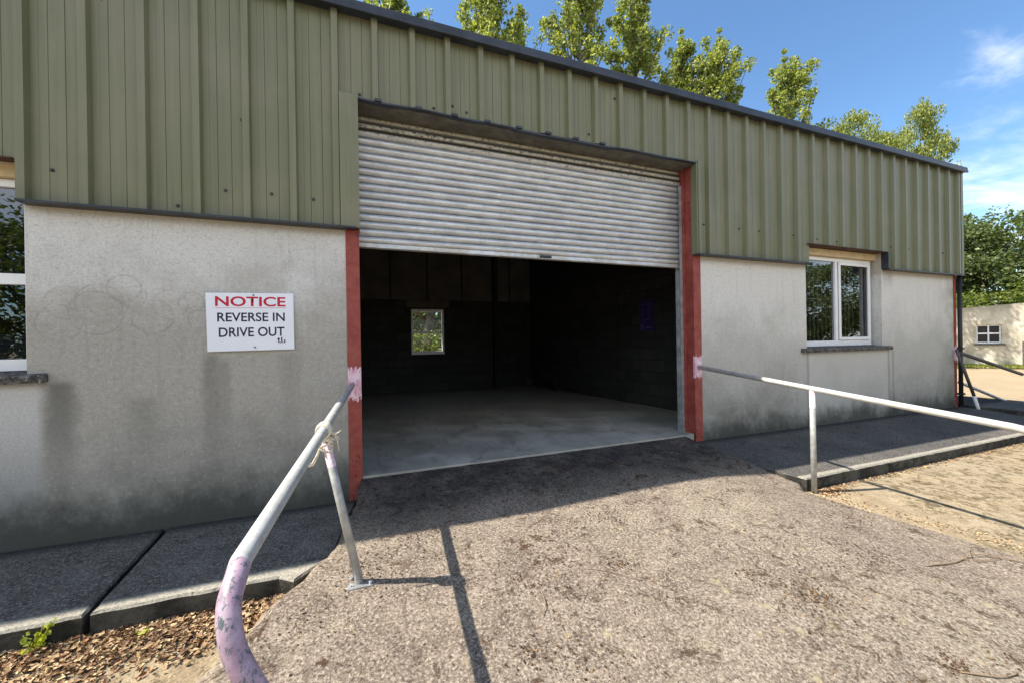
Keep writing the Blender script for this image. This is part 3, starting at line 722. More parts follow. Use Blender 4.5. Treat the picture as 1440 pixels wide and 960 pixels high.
# ---- roller shutter: curved interlocking slats, coiling inwards at the head
bm = BM()
PITCH = .0790; prof = []
zb = 2.343
for k in range(15):
    for (t, dy) in ((0, .014), (.02, -.004), (.09, -.012), (.22, -.021), (.38, -.026), (.54, -.026), (.70, -.020), (.82, -.009), (.885, .004), (.89, .034), (.985, .034)):
        prof.append((.205+dy, zb + PITCH*(k+t)))
zc = zb+PITCH*15; r = .19
for k in range(5):                               # up on to the barrel
    for q in range(6):
        t = (k+q/5*.98)*PITCH/.55; a = t
        rr = .55 + .022*math.sin(math.pi*min(1, q/5*1.05))
        prof.append((.205+.55-rr*math.cos(a)+.0, zc + rr*math.sin(a)*.98))
NX = 70; cols = []
for i in range(NX+1):
    x = -.045+4.285*i/NX
    cols.append([bm.verts.new((x, y + .003*mnoise.noise(Vector((x*2.2, z*8, 4))), z - .012*(1-(x/2.1-1)**2)*0 + .0018*mnoise.noise(Vector((x*3, z*3, 8))))) for y, z in prof])
for a, b in zip(cols, cols[1:]):
    for j in range(len(prof)-1): bm.faces.new((a[j], a[j+1], b[j+1], b[j])).smooth = True
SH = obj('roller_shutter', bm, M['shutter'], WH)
bm = BM(); box(bm, -.04, 4.24, .180, .215, 2.288, 2.342); box(bm, -.04, 4.24, .150, .179, 2.290, 2.298); box(bm, 2.02, 2.035, .165, .179, 2.30, 2.335)
obj('bottom_rail', bm, M['shutter'], SH, bevel=.003)
bm = BM(); box(bm, 2.045, 2.20, .168, .178, 2.306, 2.336); obj('shutter_handle', bm, M['black'], SH)
for x0 in (4.195, -.052):
    bm = BM(); w0, w1 = (x0+.038, x0+.045) if x0 > 1 else (x0, x0+.007)
    prof_ = [(x0, .150), (x0+.045, .150), (x0+.045, .240), (x0, .240)] 
    t_ = .007
    ch = ([(x0, .150), (x0+.045, .150), (x0+.045, .240), (x0, .240), (x0, .240-t_), (x0+.045-t_, .240-t_), (x0+.045-t_, .150+t_), (x0, .150+t_)] if x0 > 1 else
          [(x0, .150), (x0+.045, .150), (x0+.045, .150+t_), (x0+t_, .150+t_), (x0+t_, .240-t_), (x0+.045, .240-t_), (x0+.045, .240), (x0, .240)])
    prism(bm, ch, .001, 3.44)
    obj('guide_rail', bm, M['galv'], SH)

# ---- windows
def window(x0, x1, z0, z1, yf, mull=None, sash=None, transom=None, glass='glass', head=0, parts=WH, frame_w=.06):
    bm = BM(); y0, y1 = yf, yf+.065; zt = z1-head
    box(bm, x0, x1, y0, y1, z0, z0+frame_w+.03); box(bm, x0, x1, y0, y1, zt-frame_w, zt)
    box(bm, x0, x0+frame_w, y0, y1, z0+frame_w+.03, zt-frame_w); box(bm, x1-frame_w, x1, y0, y1, z0+frame_w+.03, zt-frame_w)
    if mull: box(bm, mull-.035, mull+.035, y0, y1, z0+frame_w+.03, zt-frame_w)
    if transom:
        for tz, th in transom: box(bm, x0+frame_w, x1-frame_w, y0+.004, y1, tz-th/2, tz+th/2)
    fo = obj('window', bm, M['upvc'], parts, bevel=.004)
    if sash:
        bm = BM(); a, b, c, d_ = sash; w = .05; ys0, ys1 = yf-.018, yf-.001
        box(bm, a, b, ys0, ys1, c, c+w); box(bm, a, b, ys0, ys1, d_-w, d_); box(bm, a, a+w, ys0, ys1, c+w, d_-w); box(bm, b-w, b, ys0, ys1, c+w, d_-w)
        obj('sash', bm, M['upvc'], fo, bevel=.004)
    bm = BM(); vs = [bm.verts.new(p) for p in ((x0+.02, yf+.03, z0+.02), (x1-.02, yf+.03, z0+.02), (x1-.02, yf+.03, zt-.02), (x0+.02, yf+.03, zt-.02))]
    bm.faces.new(vs); obj('pane', bm, M[glass], fo)
    return fo
fr = window(6.602, 8.56, 1.135, 2.70, .135, mull=7.60, sash=(7.64, 8.50, 1.23, 2.56), head=.075)
bm = BM(); box(bm, 6.602, 8.598, .07, .20, 2.63, 2.735); obj('head_packing', bm, M['timber'], fr)
fl = window(-4.218, -2.392, 1.135, 2.715, .10, transom=[(1.85, .085)], head=.09)
bm = BM(); box(bm, -4.216, -2.393, .05, .18, 2.63, 2.72); obj('head_packing', bm, M['timber'], fl)
for o, (x0, x1) in ((fr, (6.46, 8.80)), (fl, (-4.35, -2.27))):
    bm = BM(); nseg = 30; rows = []
    for i in range(nseg+1):
        x = x0+(x1-x0)*i/nseg; j = lambda s: .006*mnoise.noise(Vector((x*9, s, 0)))
        rows.append([bm.verts.new(p) for p in ((x, .10, 1.06), (x, -.055+j(1), 1.045+j(2)), (x, -.065+j(3), 1.085+j(4)), (x, -.055+j(5), 1.108+j(6)), (x, .14, 1.132))])
    for a, b in zip(rows, rows[1:]):
        for k in range(4): bm.faces.new((a[k], a[k+1], b[k+1], b[k]))
    bm.faces.new(rows[0]); bm.faces.new(rows[-1][::-1]); obj('sill', bm, M['sill'], o)
# bars and hanging slats seen behind the right-hand glass
bm = BM()
for i in range(17):
    x = 6.72+i*.108; tube(bm, [(x, .36, 1.1), (x, .36, 2.75)], .006, 6, False)
tube(bm, [(6.6, .352, 1.95), (8.6, .352, 1.95)], .008, 6, False)
obj('security_bars', bm, M['white'], fr)
wb = window(1.222, 2.098, .992, 2.198, 6.52, transom=[(1.58, .05)], glass='glass_clear', frame_w=.055)
wb2 = window(7.202, 8.098, .992, 2.198, 6.52, transom=[(1.58, .05)], glass='glass_clear', frame_w=.055)
# something blue standing in the room behind the left window
bm = BM(); box(bm, -4.4, -3.1, 1.2, 2.0, -.02, 1.45); MC = obj('storage_cabinet', bm, M['blue_room'], None, bevel=.02)
tag(MC, 'dark blue cabinet just visible through the left window', 'cabinet')
bm = BM(); box(bm, -4.405, -3.74, 1.185, 1.199, .05, 1.40); box(bm, -3.73, -3.095, 1.185, 1.199, .05, 1.40); obj('cabinet_door', bm, M['blue_room'], MC)

# ================================================================== signs
SG = empty('notice_sign', (-.905, -.006, 1.26))
tag(SG, 'white notice board with red and navy lettering screwed to the stained wall', 'sign')
def quad_board(bm, cs, y0, y1):
    lo = [bm.verts.new((x, y0, z)) for x, z in cs]; hi = [bm.verts.new((x, y1, z)) for x, z in cs]
    bm.faces.new(lo); bm.faces.new(hi[::-1])
    for i in range(4): bm.faces.new((lo[i], lo[(i+1) % 4], hi[(i+1) % 4], hi[i]))
bm = BM(); quad_board(bm, [(-1.239, 1.254), (-.572, 1.262), (-.574, 1.776), (-1.247, 1.765)], -.022, -.016)
obj('sign_board', bm, M['sign_white'], SG, bevel=.0015)
for x, z in ((-.89, 1.752), (-.885, 1.287)):
    bm = BM(); screw(bm, x, z, -.022, .006)
    for f in bm.faces: f.material_index = 0
    obj('screw', bm, M['screw'], SG)
def text(name, body, x0, x1, z0, h, m, parent, y=-.0225, bold=0.0, rot=.012, loc_rot=None):
    cu = bpy.data.curves.new(name, 'FONT'); cu.body = body; cu.size = 1; cu.offset = bold; cu.extrude = .0
    o = bpy.data.objects.new(name+'_tmp', cu); sc.collection.objects.link(o)
    bpy.context.view_layer.update()
    dg = bpy.context.evaluated_depsgraph_get(); me = bpy.data.meshes.new_from_object(o.evaluated_get(dg))
    bpy.data.objects.remove(o)
    mx = [v.co.x for v in me.vertices]; my = [v.co.y for v in me.vertices]
    ax, bx_, ay, by = min(mx), max(mx), min(my), max(my)
    for v in me.vertices:
        u = (v.co.x-ax)/(bx_-ax); w = (v.co.y-ay)/(by-ay)
        v.co = Vector((x0+(x1-x0)*u, y, z0+h*w + (x1-x0)*u*rot))
    me.materials.clear(); me.materials.append(m); me.name = name
    o = bpy.data.objects.new(name, me); sc.collection.objects.link(o); o.parent = parent; o.location = -wloc(parent)
    return o
text('lettering', 'NOTICE', -1.178, -.638, 1.648, .088, M['sign_red'], SG, bold=.022, rot=.008)
text('lettering', 'REVERSE IN', -1.164, -.646, 1.513, .080, M['sign_navy'], SG, bold=.017, rot=.010)
text('lettering', 'DRIVE OUT', -1.154, -.650, 1.378, .084, M['sign_navy'], SG, bold=.017, rot=.013)
bm = BM()
for x, z, w, h in ((-.702, 1.326, .009, .043), (-.7075, 1.353, .020, .008), (-.692, 1.3205, .011, .008), (-.678, 1.326, .0095, .048), (-.668, 1.3215, .007, .008), (-.654, 1.322, .010, .030)): box(bm, x, x+w, -.0235, -.0222, z, z+h)
obj('logo_lettering', bm, M['sign_navy'], SG)
for o in list(SG.children):
    pass
bm = BM(); quad_board(bm, [(-1.178, 1.6315), (-.632, 1.6395), (-.632, 1.6425), (-1.178, 1.6345)], -.0228, -.0222); obj('underline', bm, M['sign_red'], SG)

# purple poster on the inner block wall
u = (B-A).normalized(); nn = Vector((-nrm.x, -nrm.y)).normalized()
def onw(t, z, off): q = A + u*t + nn*off; return (q.x, q.y, z)
PO = empty('poster', onw(1.95, 1.46, .01)); tag(PO, 'deep purple poster with pale outline drawing on dark inner block wall', 'poster')
t0, t1 = 1.66, 2.04
def wq(bm, ta, tb, za, zb, off, th=.004):
    vs = [bm.verts.new(onw(t, z, o)) for o in (off, off+th) for t, z in ((ta, za), (tb, za), (tb, zb), (ta, zb))]
    for f in ((0, 1, 2, 3), (7, 6, 5, 4), (0, 4, 5, 1), (1, 5, 6, 2), (2, 6, 7, 3), (3, 7, 4, 0)): bm.faces.new([vs[i] for i in f])
bm = BM(); wq(bm, t0, t1, 1.46, 2.08, .004); obj('poster_board', bm, M['poster'], PO)
bm = BM()
for a, b, c, d_ in ((.74, .96, .73, .745), (.73, .745, .35, .74), (.95, .965, .42, .745), (.74, .96, .345, .36), (.12, .22, .04, .14), (.14, .20, .14, .2)): pass
W_ = t1-t0; H_ = .62
def pl(a, b, c, d_): wq(bm, t1-W_*b, t1-W_*a, 1.46+H_*c, 1.46+H_*d_, .0085, .001)
pl(.22, .25, .40, .84); pl(.22, .80, .83, .85); pl(.77, .80, .74, .84); pl(.66, .80, .72, .74); pl(.66, .69, .34, .73); pl(.22, .69, .34, .36)
pl(.12, .16, .06, .14); pl(.26, .30, .06, .14); pl(.12, .30, .05, .07); pl(.12, .30, .13, .15); pl(.17, .19, .15, .20); pl(.23, .25, .15, .20); pl(.17, .25, .19, .21)
pl(.45, .85, .09, .13)
obj('poster_print', bm, M['poster_line'], PO)

# ================================================================== handrails
RL = empty('handrail', (-.014, -1.511, -.18))
tag(RL, 'near handrail with flaking pink bent end and leaning post tied with cord', 'handrail', 'pipe handrails of the ramp')
pa = Vector((-.083, -.012, .905)); pbend = Vector((-.314, -2.80, .683))
pts = [pa, pa.lerp(pbend, .3), pa.lerp(pbend, .55), pa.lerp(pbend, .8), pbend] 
bend = [pbend, (-.312, -2.860, .664), (-.312, -2.915, .632), (-.303, -2.950, .588), (-.284, -2.972, .530), (-.250, -2.990, .465), (-.20, -3.00, .36), (-.14, -3.01, .18), (-.08, -3.02, -.45)]
path = [pa, pa.lerp(pbend, .3), pa.lerp(pbend, .55), pa.lerp(pbend, .85)] + spline([pbend]+bend[1:], 6)
bm = BM(); tube(bm, path, .0285, 20); obj('rail_pipe', bm, M['rail'], RL)
bm = BM(); tube(bm, [(-.206, -1.480, .752), (-.014, -1.511, -.21)], .0255, 16); obj('rail_post', bm, M['post'], RL)
bm = BM(); box(bm, -.085, .06, -1.57, -1.45, -.196, -.180); 
for x, y in ((-.065, -1.47), (.045, -1.55)): tube(bm, [(x, y, -.182), (x, y, -.160)], .012, 6)
obj('base_plate', bm, M['galv'], RL)
RR = empty('handrail', (4.45, -1.40, -.29))
tag(RR, 'straight pale handrail running from the right red column past an upright post', 'handrail', 'pipe handrails of the ramp')
qa = Vector((4.345, -.012, .907)); qb = qa + (Vector((4.445, -1.40, .752))-qa)*(2.72/1.388)
path = [qa, qa.lerp(qb, .4), qa.lerp(qb, .8)] + spline([qb, qb+Vector((-.01, -.10, -.02)), qb+Vector((-.012, -.17, -.055)), qb+Vector((-.01, -.21, -.11)), qb+Vector((-.005, -.23, -.25)), qb+Vector((0, -.24, -1.2))], 5)
bm = BM(); tube(bm, path, .0285, 20); obj('rail_pipe', bm, M['rail'], RR)
bm = BM(); tube(bm, [(4.445, -1.40, .735), (4.453, -1.40, -.45)], .0265, 16); obj('rail_post', bm, M['post'], RR)
# cord knotted at the joint
RO = empty('tied_cord', (-.206, -1.531, .78)); tag(RO, 'frayed cream cord knotted round the near handrail where its post meets', 'cord')
bm = BM(); cx = Vector((-.209, -1.49, .777)); ax = (pbend-pa).normalized()
up = Vector((0, 0, 1)); s1 = ax.cross(up).normalized(); s2 = ax.cross(s1)
for k in range(6):
    off = (k-2.5)*.013 ; tl = random.uniform(-.25, .25); rad = .0375+random.uniform(0, .006)
    loop = [cx + ax*(off + tl*.05*math.cos(a)) + s1*math.cos(a)*rad + s2*math.sin(a)*rad*(1.12 if math.sin(a) < 0 else 1) for a in [i*2*math.pi/18 for i in range(19)]]
    tube(bm, loop, .0072, 7, False)
for k in range(5):                                # turns that cross down over the post top
    a0 = random.uniform(0, 6.28); cp = Vector((-.204, -1.485, .728-k*.012))
    loop = [cp + Vector((math.cos(a)*.042, math.sin(a)*.040, .03*math.cos(a+a0))) for a in [i*2*math.pi/16 for i in range(17)]]
    tube(bm, loop, .0068, 7, False)
obj('knot', bm, M['rope'], RO, smooth=True)
bm = BM()
for k in range(7):
    st = Vector((-.170+random.uniform(-.02, .02), -1.50, .735+random.uniform(-.03, .04)))
    dr = Vector((random.uniform(.02, .055), random.uniform(-.04, .02), random.uniform(-.09, .05)))
    mid = st + dr*.55 + Vector((0, 0, random.uniform(-.02, .02)))
    tube(bm, [st, mid, st+dr+Vector((random.uniform(-.02, .02), 0, random.uniform(-.03, .03)))], [.0062, .0055, .0022], 5, False)
for k in range(2):
    st = Vector((-.228, -1.50, .70-.01*k)); e = st+Vector((-.035-random.uniform(0, .02), -.01, -.10-random.uniform(0, .03)))
    tube(bm, spline([st, st+Vector((-.012, 0, -.05)), e, e+Vector((-.02, 0, .02))], 3), .0055, 5, False)
st = Vector((-.243, -1.83, .755))
obj('frayed_end', bm, M['rope'], RO)
# side-door rails beyond the corner
RS = empty('side_handrail', (11.2, -.26, -.2)); tag(RS, 'dark weathered pipe rails and strut sloping away past the far building corner', 'handrail')
bm = BM(); tube(bm, [(11.06, -.05, .93), (13.39, -.13, .41)], .033, 12); obj('rail_pipe', bm, M['rust_dark'], RS)
bm = BM(); tube(bm, [(11.16, .0, .34), (13.9, -.16, -.48)], .028, 12); obj('rail_pipe', bm, M['galv'], RS)
bm = BM(); tube(bm, [(10.91, -.06, 1.0), (11.13, -.21, .10)], .026, 10); tube(bm, [(11.13, -.21, .099), (11.2, -.26, -.25)], .027, 10, mi=1)
obj('strut', bm, [M['rust_dark'], M['white']], RS)

# ================================================================== far building
FB = empty('outbuilding', (30, 4.4, -.25)); tag(FB, 'low cream rendered outbuilding with small four pane window across the yard', 'outbuilding')
P0 = Vector((26.215, 8.783)); P1 = Vector((28.747, 4.402)); dirw = (P1-P0).normalized(); nw = Vector((dirw.y, -dirw.x))   # towards the camera
def fbp(s, off, z): q = P0+dirw*s+nw*off; return (q.x, q.y, z)
S0 = 3.622
def fbox(bm, s0, s1, o0, o1, z0, z1, zt1=None):
    zt1 = z1 if zt1 is None else zt1
    vs = [bm.verts.new(fbp(s, o, z)) for (s, o, z) in ((s0, o0, z0), (s1, o0, z0), (s1, o1, z0), (s0, o1, z0), (s0, o0, z1), (s1, o0, zt1), (s1, o1, zt1), (s0, o1, z1))]
    for f in ((0, 1, 5, 4), (1, 2, 6, 5), (2, 3, 7, 6), (3, 0, 4, 7), (4, 5, 6, 7), (3, 2, 1, 0)): bm.faces.new([vs[i] for i in f])
topz = lambda s: 2.56 + (s-3.0)*.062
bm = BM(); wa, wb_ = S0, S0+.8
fbox(bm, 0, wa, 0, -.3, -.6, topz(0), topz(wa)); fbox(bm, wb_, 13, 0, -.3, -.6, topz(wb_), topz(13))
fbox(bm, wa, wb_, 0, -.3, -.6, .82); fbox(bm, wa, wb_, 0, -.3, 1.725, topz(wa), topz(wb_))
fbox(bm, 0, .3, -.31, -4, -.6, topz(0)); fbox(bm, 12.7, 13, -.31, -4, -.6, topz(13))
fbox(bm, 0, 13, -4.01, -4.3, -.6, 2.1, 2.6)
obj('wall', bm, M['farwall'], FB)
bm = BM(); fbox(bm, .01, 12.99, -.305, -4.0, 2.1, 2.20, 2.7); obj('roof', bm, M['roof'], FB)
bm = BM()
for a, b, c, d_ in ((0.001, .799, .822, .90), (0.001, .799, 1.66, 1.722), (0.001, .06, .90, 1.66), (.74, .799, .90, 1.66), (.375, .425, .90, 1.66)): fbox(bm, wa+a, wa+b, -.10, -.16, c, d_)
fbox(bm, wa+.0601, wa+.3749, -.10, -.16, 1.27, 1.34); fbox(bm, wa+.4251, wa+.7399, -.10, -.16, 1.27, 1.34)
w_ = obj('window', bm, M['upvc'], FB)
bm = BM(); fbox(bm, wa+.02, wa+.78, -.13, -.135, .86, 1.70); obj('pane', bm, M['black'], w_)
bm = BM(); fbox(bm, wa-.09, wa+.9, .06, -.09, .74, .815); obj('sill', bm, M['sill'], w_)
PS = tag(obj('marker_post', bx(28.43, 28.48, 4.30, 4.35, -.4, .92), M['rust_dark']), 'thin dark post against the cream outbuilding wall', 'post')

# ================================================================== vegetation
def leaf_verts(V, F, c, s, nrm_bias=None):
    a = Vector((random.gauss(0, 1), random.gauss(0, 1), random.gauss(0, 1))).normalized()
    b = a.cross(Vector((random.gauss(0, 1), random.gauss(0, 1), random.gauss(0, 1)))).normalized()
    n = a.cross(b); k = len(V); w = s*.42
    V += [c-a*s*.5, c+b*w+n*s*.08, c+a*s*.5, c-b*w+n*s*.08]; F.append((k, k+1, k+2, k+3))
def clump(V, F, c, r, n, s, flat=.8):
    for _ in range(n):
        d = Vector((random.gauss(0, 1), random.gauss(0, 1), random.gauss(0, 1)*flat)); d = d.normalized()*r*random.random()**.45
        leaf_verts(V, F, c+d, s*random.uniform(.6, 1.3))
def poplar_mesh(seed, h, cb, width, nb, leafs, leaf):
    random.seed(seed); V, F = [], []; T = BM()
    lean = Vector((random.uniform(-.4, .4), random.uniform(-.3, .3), 0))
    axis = lambda z: Vector((lean.x*math.sin(z/h*2.4), lean.y*math.sin(z/h*2), z))
    tube(T, [axis(h*t) for t in (0, .15, .35, .6, .8, .97)], [.26, .22, .17, .10, .055, .02], 8)
    top = axis(h*.98)
    for i in range(nb):
        t = (i+random.random())/nb; z = cb + (h*.93-cb)*t
        prof = width*(.45+.75*math.sin(math.pi*min(1, (1-t)*.78+.12)))*(1 if t < .7 else 1-(t-.7)*1.5)
        a = random.uniform(0, 6.283); L = prof*random.uniform(.55, 1.25)
        st = axis(z*.985); rise = random.uniform(.9, 2.0)*L
        e = st + Vector((math.cos(a)*L, math.sin(a)*L, rise)); e.z = min(e.z, h*1.02)
        md = st.lerp(e, .5) + Vector((math.cos(a), math.sin(a), 0))*L*.14
        tube(T, [st, md, e], [.05, .03, .012], 5, False)
        for q in range(5):
            f = .3+.75*q/4; p = (st.lerp(md, f*2) if f < .5 else md.lerp(e, (f-.5)*2))
            p += Vector((random.gauss(0, .16), random.gauss(0, .16), random.gauss(0, .2)))
            clump(V, F, p, random.uniform(.18, .40), int(leafs*random.uniform(.5, 1.4)), leaf, 1.1)
    for q in range(5): clump(V, F, axis(h*(.9+.025*q)), .30-.04*q, leafs, leaf, 1.3)
    return (V, F), T
def broad_mesh(seed, h, cb, rad, nb, leafs, leaf, flat=.7):
    random.seed(seed); V, F = [], []; T = BM(); 
    tube(T, [(0, 0, 0), (.05, .03, cb*.7), (.1, 0, cb+.2*(h-cb))], [.04*h*.6, .03*h*.6, .02*h*.6], 9)
    for i in range(nb):
        d = Vector((random.gauss(0, 1), random.gauss(0, 1), random.gauss(0, 1))).normalized()
        rr = random.uniform(.35, 1.0)**.5
        c = Vector((d.x*rad*rr, d.y*rad*rr, (cb+h)/2+d.z*(h-cb)/2*rr))
        if i % 5 == 0: tube(T, [(.1, 0, cb*.9), Vector((.1, 0, cb)).lerp(c, .5)+Vector((0, 0, .2)), c], [.07, .04, .015], 5, False)
        r = rad*random.uniform(.13, .26)
        clump(V, F, c, r, leafs, leaf, flat)
    return (V, F), T
PM = {}
def mesh_tree(kind, gen, leafmat, args):
    (V, F), T = gen(*args)
    me = bpy.data.meshes.new('crown'); me.from_pydata(V, [], F); me.materials.append(leafmat)
    tm = bpy.data.meshes.new('trunk'); T.to_mesh(tm); T.free(); tm.materials.append(M['bark'])
    PM[kind] = (me, tm)
def place_tree(name, kind, loc, rz, s, label, cat, group=None, sz=None):
    me, tm = PM[kind]; r = bpy.data.objects.new(name, None); sc.collection.objects.link(r); r.location = loc
    r.rotation_euler = (0, 0, rz); r.scale = (s, s, sz or s)
    for nm, m_ in (('crown', me), ('trunk', tm)):
        o = bpy.data.objects.new(nm, m_); sc.collection.objects.link(o); o.parent = r
    return tag(r, label, cat, group)
for k in range(4):
    mesh_tree('pop%d' % k, poplar_mesh, M['leaf_poplar'], (11+k, 19.0, 6.5, 1.22, 60, 76, .13))
mesh_tree('ash', broad_mesh, M['leaf_poplar'], (31, 11.5, 3.5, 2.6, 150, 170, .12))
mesh_tree('oak', broad_mesh, M['leaf_dark'], (32, 10.5, 1.2, 4.2, 170, 150, .19))
mesh_tree('shrub', broad_mesh, M['leaf_bright'], (33, 3.4, .1, 1.8, 60, 90, .13))
GP = 'tall poplars behind the unit'
pops = [(-.35, 13.2, 17.2, 0, 'tall poplar at the left end of the row, only its lowest tips above the eaves'),
        (1.75, 14.0, 18.6, 1, 'second poplar from the left, dark leafy tip just over the eaves'),
        (5.3, 13, 19.4, 2, 'bushy yellow green poplar above the left half of the shutter'),
        (8.1, 15, 19.8, 3, 'slimmer poplar standing between two taller poplars over the shutter'),
        (10.5, 13, 21.3, 0, 'wide tall poplar centred above the right half of the shutter'),
        (14.0, 13.2, 21.0, 1, 'tall poplar above the right jamb of the shutter, crown touching its neighbour'),
        (17.9, 14, 20.3, 2, 'narrow poplar squeezed against the last full one of the unbroken row'),
        (20.4, 13, 20.3, 3, 'poplar at the right end of the unbroken row with a double tip'),
        (25.6, 13, 20.2, 0, 'poplar standing apart in open sky right of the row')]
for i, (x, y, h, k, lb) in enumerate(pops):
    s = h/19.3
    place_tree('poplar_tree', 'pop%d' % k, (x, y, -.3), i*1.7, s*(1.0 if i < 5 else 1.12), lb, 'tree', GP, sz=s)
place_tree('ash_tree', 'ash', (23.2, 7.75, -.3), .4, .66, 'short rounded tree peeping over the far end of the eaves', 'tree', sz=1.13)
place_tree('ash_tree', 'ash', (26.7, 7.15, -.3), 2.4, .55, 'rounded tree with leafy head rising above the far building corner', 'tree', sz=1.19)
GO = 'dark trees beyond the outbuilding'
for i, (x, y, s, sz, rz, lb) in enumerate([
        (38.0, 12.0, 1.0, 1.02, 0, 'dark dense tree right of the building corner, topped by a thin tuft'),
        (39.5, 7.6, 1.05, .93, 1.1, 'dark broad tree filling the middle behind the outbuilding roof'),
        (42.5, 3.5, 1.15, 1.12, 2.3, 'dark tree at the right edge of the photo with the highest crown of its clump'),
        (48.0, -2.0, 1.2, 1.15, 4.0, 'dark tree beyond the right edge of the outbuilding'),
        (34.0, 14.5, .8, .9, 5.0, 'dark tree tucked behind the far corner of the unit')]):
    place_tree('oak_tree', 'oak', (x, y, -.3), rz, s, lb, 'tree', GO, sz=sz)
for i, (x, y, s, rz, lb) in enumerate([
        (32.6, 9.2, 1.25, 0, 'yellow green bush rising over the outbuilding wall beside the corner'),
        (34.6, 7.2, 1.3, 1.4, 'bright green bush above the outbuilding window'),
        (35.6, 4.4, 1.35, 2.9, 'bright green bush above the outbuilding wall at the right edge')]):
    place_tree('shrub', 'shrub', (x, y, -.3), rz, s, lb, 'bush', 'bushes behind the outbuilding')
# seen through the little back window
place_tree('oak_tree', 'oak', (3.1, 17.0, -.3), 1.0, .8, 'tree with dark limbs seen through the small back window', 'tree')
bm = BM(); tube(bm, spline([(2.35, 12.4, -.4), (2.45, 12.4, 1.0), (2.7, 12.4, 2.6), (3.0, 12.5, 5)], 4), [.24-.007*i for i in range(13)], 10)
tube(bm, [(2.6, 12.4, 1.9), (2.0, 12.4, 2.8), (1.3, 12.4, 3.2)], [.1, .07, .03], 7); tube(bm, [(2.5, 12.4, 1.5), (2.95, 12.4, 2.1), (3.4, 12.4, 3.4)], [.09, .06, .03], 7)
TT = empty('leaning_tree', (2.35, 12.4, -.4)); tag(TT, 'dark forked trunk outlined in the small back window', 'tree')
obj('trunk', bm, M['bark'], TT)
V, F = [], []; random.seed(5)
for k in range(26): clump(V, F, Vector((2.4+random.gauss(0, 1.3), 12.4+random.gauss(0, .5), 3.6+random.gauss(0, .8))), .35, 40, .13)
obj('crown', (V, F), M['leaf_dark'], TT)
place_tree('shrub', 'shrub', (1.6, 11.0, -.6), .7, .72, 'sunlit low bush seen through the lower half of the back window', 'bush')
place_tree('shrub', 'shrub', (4.6, 13.5, -.6), 2.7, .9, 'sunlit bush behind the forked trunk beyond the back window', 'bush')
# trees facing the front of the unit, behind the photographer: they show only as reflections in the glass
GR = 'trees facing the unit, mirrored in its windows'
for i, (x, y, s, sz, rz, lb) in enumerate([
        (-9, -13.5, .85, .62, .3, 'dark tree mirrored in the left window, left of the others'),
        (-3, -14.5, .9, .60, 1.3, 'dark tree across the yard behind the photographer, opposite the sign'),
        (14, -9.5, .8, .52, 2.2, 'dark tree mirrored in the left half of the right window'),
        (20, -11.5, .9, .58, 3.0, 'dark tree mirrored in the right half of the right window'),
        (27, -13.0, 1.0, .66, 4.2, 'dark tree across the yard farthest to the right')]):
    place_tree('oak_tree', 'oak', (x, y, -.4), rz, s, lb, 'tree', GR, sz=sz)

# ---- leaf litter along the kerb
random.seed(21)
def litter(name, pts, m, label):
    V, F = [], []
    for (x, y, z, s) in pts:
        a = random.uniform(0, 6.283); t = Vector((random.gauss(0, .35), random.gauss(0, .35), 1)).normalized()
        u1 = Vector((math.cos(a), math.sin(a), 0)); u1 = (u1-t*u1.dot(t)).normalized(); u2 = t.cross(u1)
        c = Vector((x, y, z)); k = len(V); cu = random.uniform(.05, .35)*s; w = s*random.uniform(.28, .5)
        V += [c-u1*s*.5, c-u1*s*.1+u2*w+t*cu, c+u1*s*.5+t*cu*.5, c-u1*s*.1-u2*w+t*cu*.7, c+t*0]
        F += [(k, k+4, k+1), (k+4, k+2, k+1), (k, k+3, k+4), (k+4, k+3, k+2)]
    o = obj(name, (V, F), m); return tag(o, label, 'leaves', kind='stuff')
def ground_z(x, y): return max(zyard(x, y), zramp(x, y))
P = []
while len(P) < 7500:
    x = random.uniform(-3.6, -.45); y = -1.17-abs(random.gauss(0, .24))
    lim = 1.62 + .10*math.sin(x*3.1) + random.gauss(0, .06) - max(0, -x-1.6)*.0
    if -y > lim: continue
    if x > edge_x(y)-.02: continue
    dens = 1-(-y-1.17)/.5*.45
    if random.random() > dens: continue
    P.append((x, y, ground_z(x, y)+random.uniform(.002, .028*dens+.004), random.uniform(.018, .042)))
litter('fallen_leaves', P, M['litter'], 'brown and tan dry leaves drifted along the left kerb')
P = []
for _ in range(900):
    x = 4.48+abs(random.gauss(0, .25)) if random.random() < .45 else random.uniform(4.5, 9.5); y = -1.37-abs(random.gauss(0, .035 if x > 4.9 else .08))
    P.append((x, y, ground_z(x, y)+.006, random.uniform(.014, .03)))
for _ in range(500):
    y = random.uniform(-4, -1.4); x = 4.46+.25*(-y-1.40)+random.gauss(0, .07); P.append((x, y, ground_z(x, y)+.004, random.uniform(.012, .026)))
litter('fallen_leaves', P, M['litter'], 'thin line of orange leaves at the foot of the right kerb')
P = []
cent = [(random.uniform(-.4, 4.3), random.uniform(-3.6, -.2), random.uniform(.08, .3)) for _ in range(34)] + [(.05, -1.5, .2), (.0, -1.35, .15), (1.15, -1.75, .25), (1.0, -1.9, .2), (-.3, -1.75, .2), (2.2, -.6, .35), (2.0, -.75, .4)]
for _ in range(9000):
    if random.random() < .7:
        c = random.choice(cent); x = c[0]+random.gauss(0, c[2]*.6); y = c[1]+random.gauss(0, c[2]*.5)
    else: x = random.uniform(-.6, 5); y = random.uniform(-4, -.05)
    if x < edge_x(y)+.02 or y > -.02 or (x > 4.1 and y > -1.6): continue
    P.append((x, y, ground_z(x, y)+.003, random.choice((.003, .004, .005, .007, .009, .012, .017))))
litter('fallen_leaves', P, M['crumb'], 'dark moss crumbs and leaf bits scattered over the ramp')
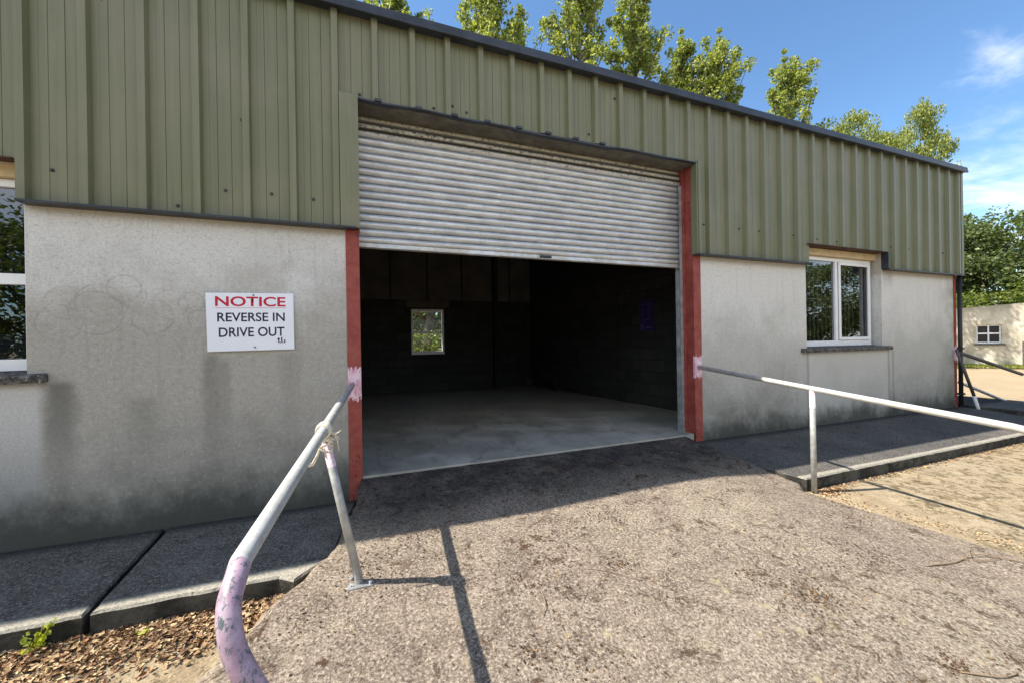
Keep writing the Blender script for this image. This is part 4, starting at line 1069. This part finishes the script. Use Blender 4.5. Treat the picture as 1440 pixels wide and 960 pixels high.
# twigs
def twig(pts, r, label, forks=()):
    bm = BM(); q = [(x, y, ground_z(x, y)+.006+dz) for x, y, dz in pts]
    tube(bm, spline(q, 3), r, 6)
    for f in forks: tube(bm, [(x, y, ground_z(x, y)+.008+dz) for x, y, dz in f], r*.6, 5)
    tag(obj('twig', bm, M['twig']), label, 'twig', 'dry twigs on the ramp')
twig([(3.72, -2.58, 0), (4.02, -2.62, .004), (4.32, -2.64, .012), (4.6, -2.95, .0)], .0042, 'longest forked twig, lying near the right edge of the ramp', [[(4.2, -2.63, .01), (4.34, -2.56, .02), (4.47, -2.60, .0)], [(4.1, -2.62, .01), (4.3, -2.72, .0)]])
twig([(2.72, -3.12, 0), (2.86, -3.2, .004), (2.98, -3.22, 0)], .0032, 'short curved twig at the bottom right corner')
twig([(1.38, -1.86, 0), (1.52, -1.95, .004), (1.66, -2.08, 0)], .0022, 'thin pale twig in the middle of the ramp')
twig([(.95, -2.12, 0), (1.0, -2.05, .006), (1.02, -1.95, 0)], .003, 'dark stub of twig among leaf crumbs by the rail shadow')
twig([(5.35, -1.55, .0), (5.1, -1.46, .05), (4.9, -1.43, .01)], .0035, 'bent twig leaning at the foot of the right kerb')
# weed at the kerb
random.seed(3)
WD = empty('weed', (-1.68, -1.19, -.37)); tag(WD, 'small yellow green weed growing at the foot of the left kerb', 'plant')
V, F = [], []
sb = BM()
for k in range(9):
    a = random.uniform(0, 6.28); L = random.uniform(.07, .17); tip = Vector((-1.68+math.cos(a)*L*.45, -1.20+math.sin(a)*L*.3, -.37+L))
    tube(sb, [(-1.68, -1.20, -.372), Vector((-1.68, -1.2, -.37)).lerp(tip, .6), tip], .0018, 5, False)
    for q in range(6):
        c = Vector((-1.68, -1.2, -.37)).lerp(tip, .35+.13*q)+Vector((random.gauss(0, .012), random.gauss(0, .01), random.gauss(0, .008)))
        leaf_verts(V, F, c, random.uniform(.022, .04))
obj('stem', sb, M['leaf_weed'], WD); obj('foliage', (V, F), M['leaf_weed'], WD)
WD2 = empty('weed', (-1.18, -1.27, -.37)); tag(WD2, 'tiny green seedling among the fallen leaves', 'plant')
V, F = [], []
for k in range(14): leaf_verts(V, F, Vector((-1.18+random.gauss(0, .02), -1.27+random.gauss(0, .015), -.345+random.uniform(0, .03))), .026)
obj('foliage', (V, F), M['leaf_weed'], WD2)
# grass strip along the outbuilding
V, F = [], []
for k in range(9000):
    s = random.uniform(0, 13); off = abs(random.gauss(0, .45))+.02; x, y, _ = fbp(s, off, 0); h = random.uniform(.05, .16)
    a = random.uniform(0, 6.28); d_ = Vector((math.cos(a), math.sin(a), 0))*.03; c = Vector((x, y, -.27)); i = len(V)
    V += [c-d_, c+d_, c+Vector((random.gauss(0, .03), random.gauss(0, .03), h))]; F.append((i, i+1, i+2))
tag(obj('grass', (V, F), M['grass']), 'strip of rough grass at the foot of the outbuilding wall', 'grass', kind='stuff')
